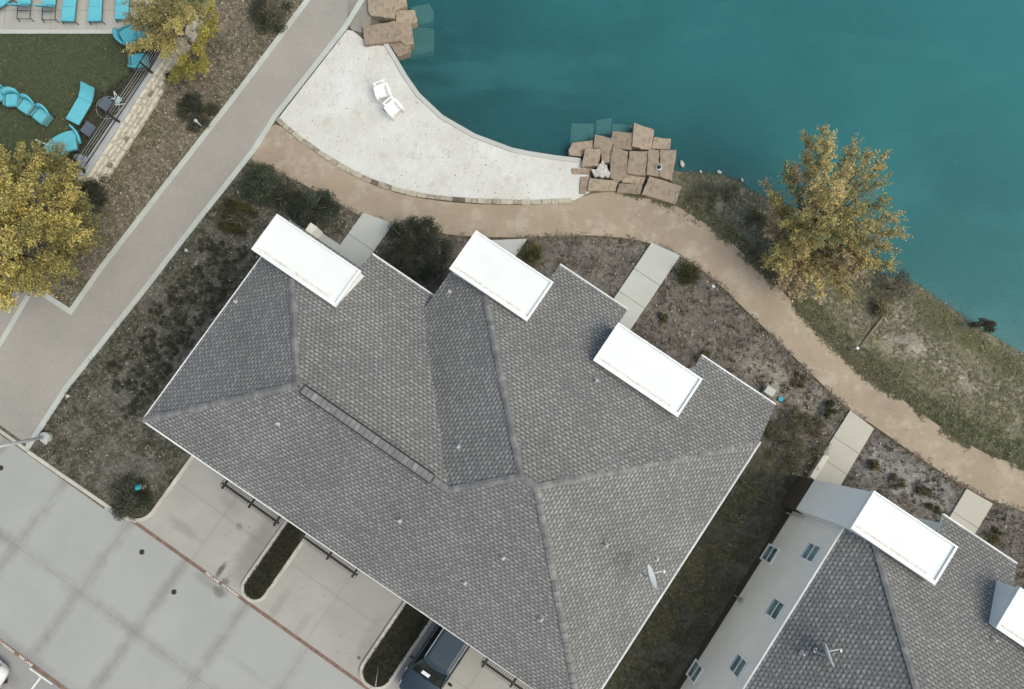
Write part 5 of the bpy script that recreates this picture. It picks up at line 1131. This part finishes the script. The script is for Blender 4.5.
shrub(758, 218, 13, .5, 'yellow olive bush below the tree on the bank', [(.24, .23, .11), (.19, .185, .09)], 900, .08)
shrub(868, 264, 15, 1.4, 'reddish brown bush at the water under the right side of the tree', [(.16, .12, .09), (.12, .11, .07)], 1500, .08)
for px, py, rr, lab in ((874, 466, 7, 'tan tuft nearest the tan walk of the right house'), (898, 481, 8, 'olive tuft in the grey bed of the right house'), (925, 494, 7, 'tan tuft in the middle of the grey bed of the right house'), (935, 509, 6, 'small tuft at the gutter of the right house'), (994, 536, 8, 'green tuft below the square tan pad'),
        (664, 318, 6, 'pale tuft beside the third white tower roof'), (744, 392, 7, 'tuft near the corner eave of the middle house'), (705, 357, 8, 'yellowish tuft above the right gable eave'), (766, 430, 8, 'tuft in the corner between eave and low olive bush'), (800, 380, 8, 'tuft beside the lower bend of the gravel path')):
    shrub(px, py, rr, .35, lab, [(.20, .18, .09), (.15, .14, .07), (.12, .12, .06)], 650, .08, 'grass_tuft', 'plant', 'grass tufts in the front beds')
# rows of low dark plants in the bed beside the promenade
random.seed(11)
first = None
SP = [(156, 308), (172, 303), (190, 297), (205, 306), (165, 322), (180, 316), (196, 322), (148, 330), (162, 340), (176, 336), (190, 345), (172, 352), (150, 358), (138, 372), (160, 372), (205, 285), (220, 276), (212, 262), (196, 275), (230, 262), (180, 283), (128, 356), (145, 345), (186, 330), (214, 296), (168, 290), (225, 288), (240, 250), (118, 390), (133, 388), (152, 386), (126, 410), (143, 404), (110, 372), (204, 245), (222, 248)]
for px, py in SP:
    px += random.uniform(-3, 3); py += random.uniform(-3, 3)
    if first is None: first = shrub(px, py, 7.5, .28, 'low dark round plant in the mulch bed between promenade and middle house', [(.10, .108, .078), (.085, .095, .068)], 420, .08, 'ground_plant', 'plant', 'low dark plants in rows in the mulch bed')
    else:
        c = copy_tree(first); x, y = G(px, py, .2); s_ = random.uniform(.7, 1.25); c.location = (x, y, -.04); c.scale = (s_, s_, s_); c.rotation_euler = (0, 0, random.uniform(0, 6))
# fallen stick on the bank
a = G(858, 350, .05); b = G(893, 305, .05); m = MB(); m.tube([(0, 0, 0), ((b[0]-a[0])*.5, (b[1]-a[1])*.5+.05, .05), (b[0]-a[0], b[1]-a[1], -.05)], [.05, .06, .03], 7); tag(m.build('fallen_branch', M['bark'], loc=(a[0], a[1], -.02)), 'long dark branch lying across the grass bank behind the path light', 'branch')

# weeds and gravel creeping over the path edge
def edge_scatter(name, line, n, off, L, cols, z=.0):
    A = np.array(line); d = np.hypot(*(A[1:]-A[:-1]).T); cum = np.concatenate([[0], np.cumsum(d)]); t = RNG.random(n)*cum[-1]; i = np.clip(np.searchsorted(cum, t)-1, 0, len(d)-1); f = ((t-cum[i])/d[i])[:, None]
    q = A[i]*(1-f)+A[i+1]*f+RNG.normal(size=(n, 2))*off; q = q[(abs(q[:, 0]) < 28)]; q = patchy(q, .7, 77, .42); P = np.column_stack([q, np.full(len(q), z)]); V, F_, C_ = blades(P, L, .03, cols, 6, 1, .5); tag(npmesh(name, V, F_, C_, M['litter']), kind='stuff')
edge_scatter('path_side_weeds', pu[44:], 5000, .13, .10, [(.13, .13, .075), (.18, .165, .11), (.10, .11, .055)]); edge_scatter('path_side_litter', pl[6:], 2600, .10, .08, [(.22, .19, .15), (.17, .15, .12)])
# tufts in the strip between the houses
TV, TF, TC, TO = [], [], [], [0]
q = rand_in(WP([(9.2, 5), (13.2, 5), (13.2, -12), (9.2, -12)]), 60)[:46]
for cx_, cy_ in q:
    k_ = RNG.integers(30, 90); pp = np.column_stack([RNG.normal(cx_, .28, k_), RNG.normal(cy_, .28, k_), np.zeros(k_)]); V, F_, C_ = blades(pp, .16, .03, [(.19, .175, .10), (.15, .145, .075), (.23, .21, .13)], 6, 1, .7)
    TV.append(V); TF.append(F_+TO[0]); TC.append(C_); TO[0] += len(V)
tag(npmesh('strip_tufts', np.concatenate(TV), np.concatenate(TF), np.concatenate(TC), M['litter']), kind='stuff')
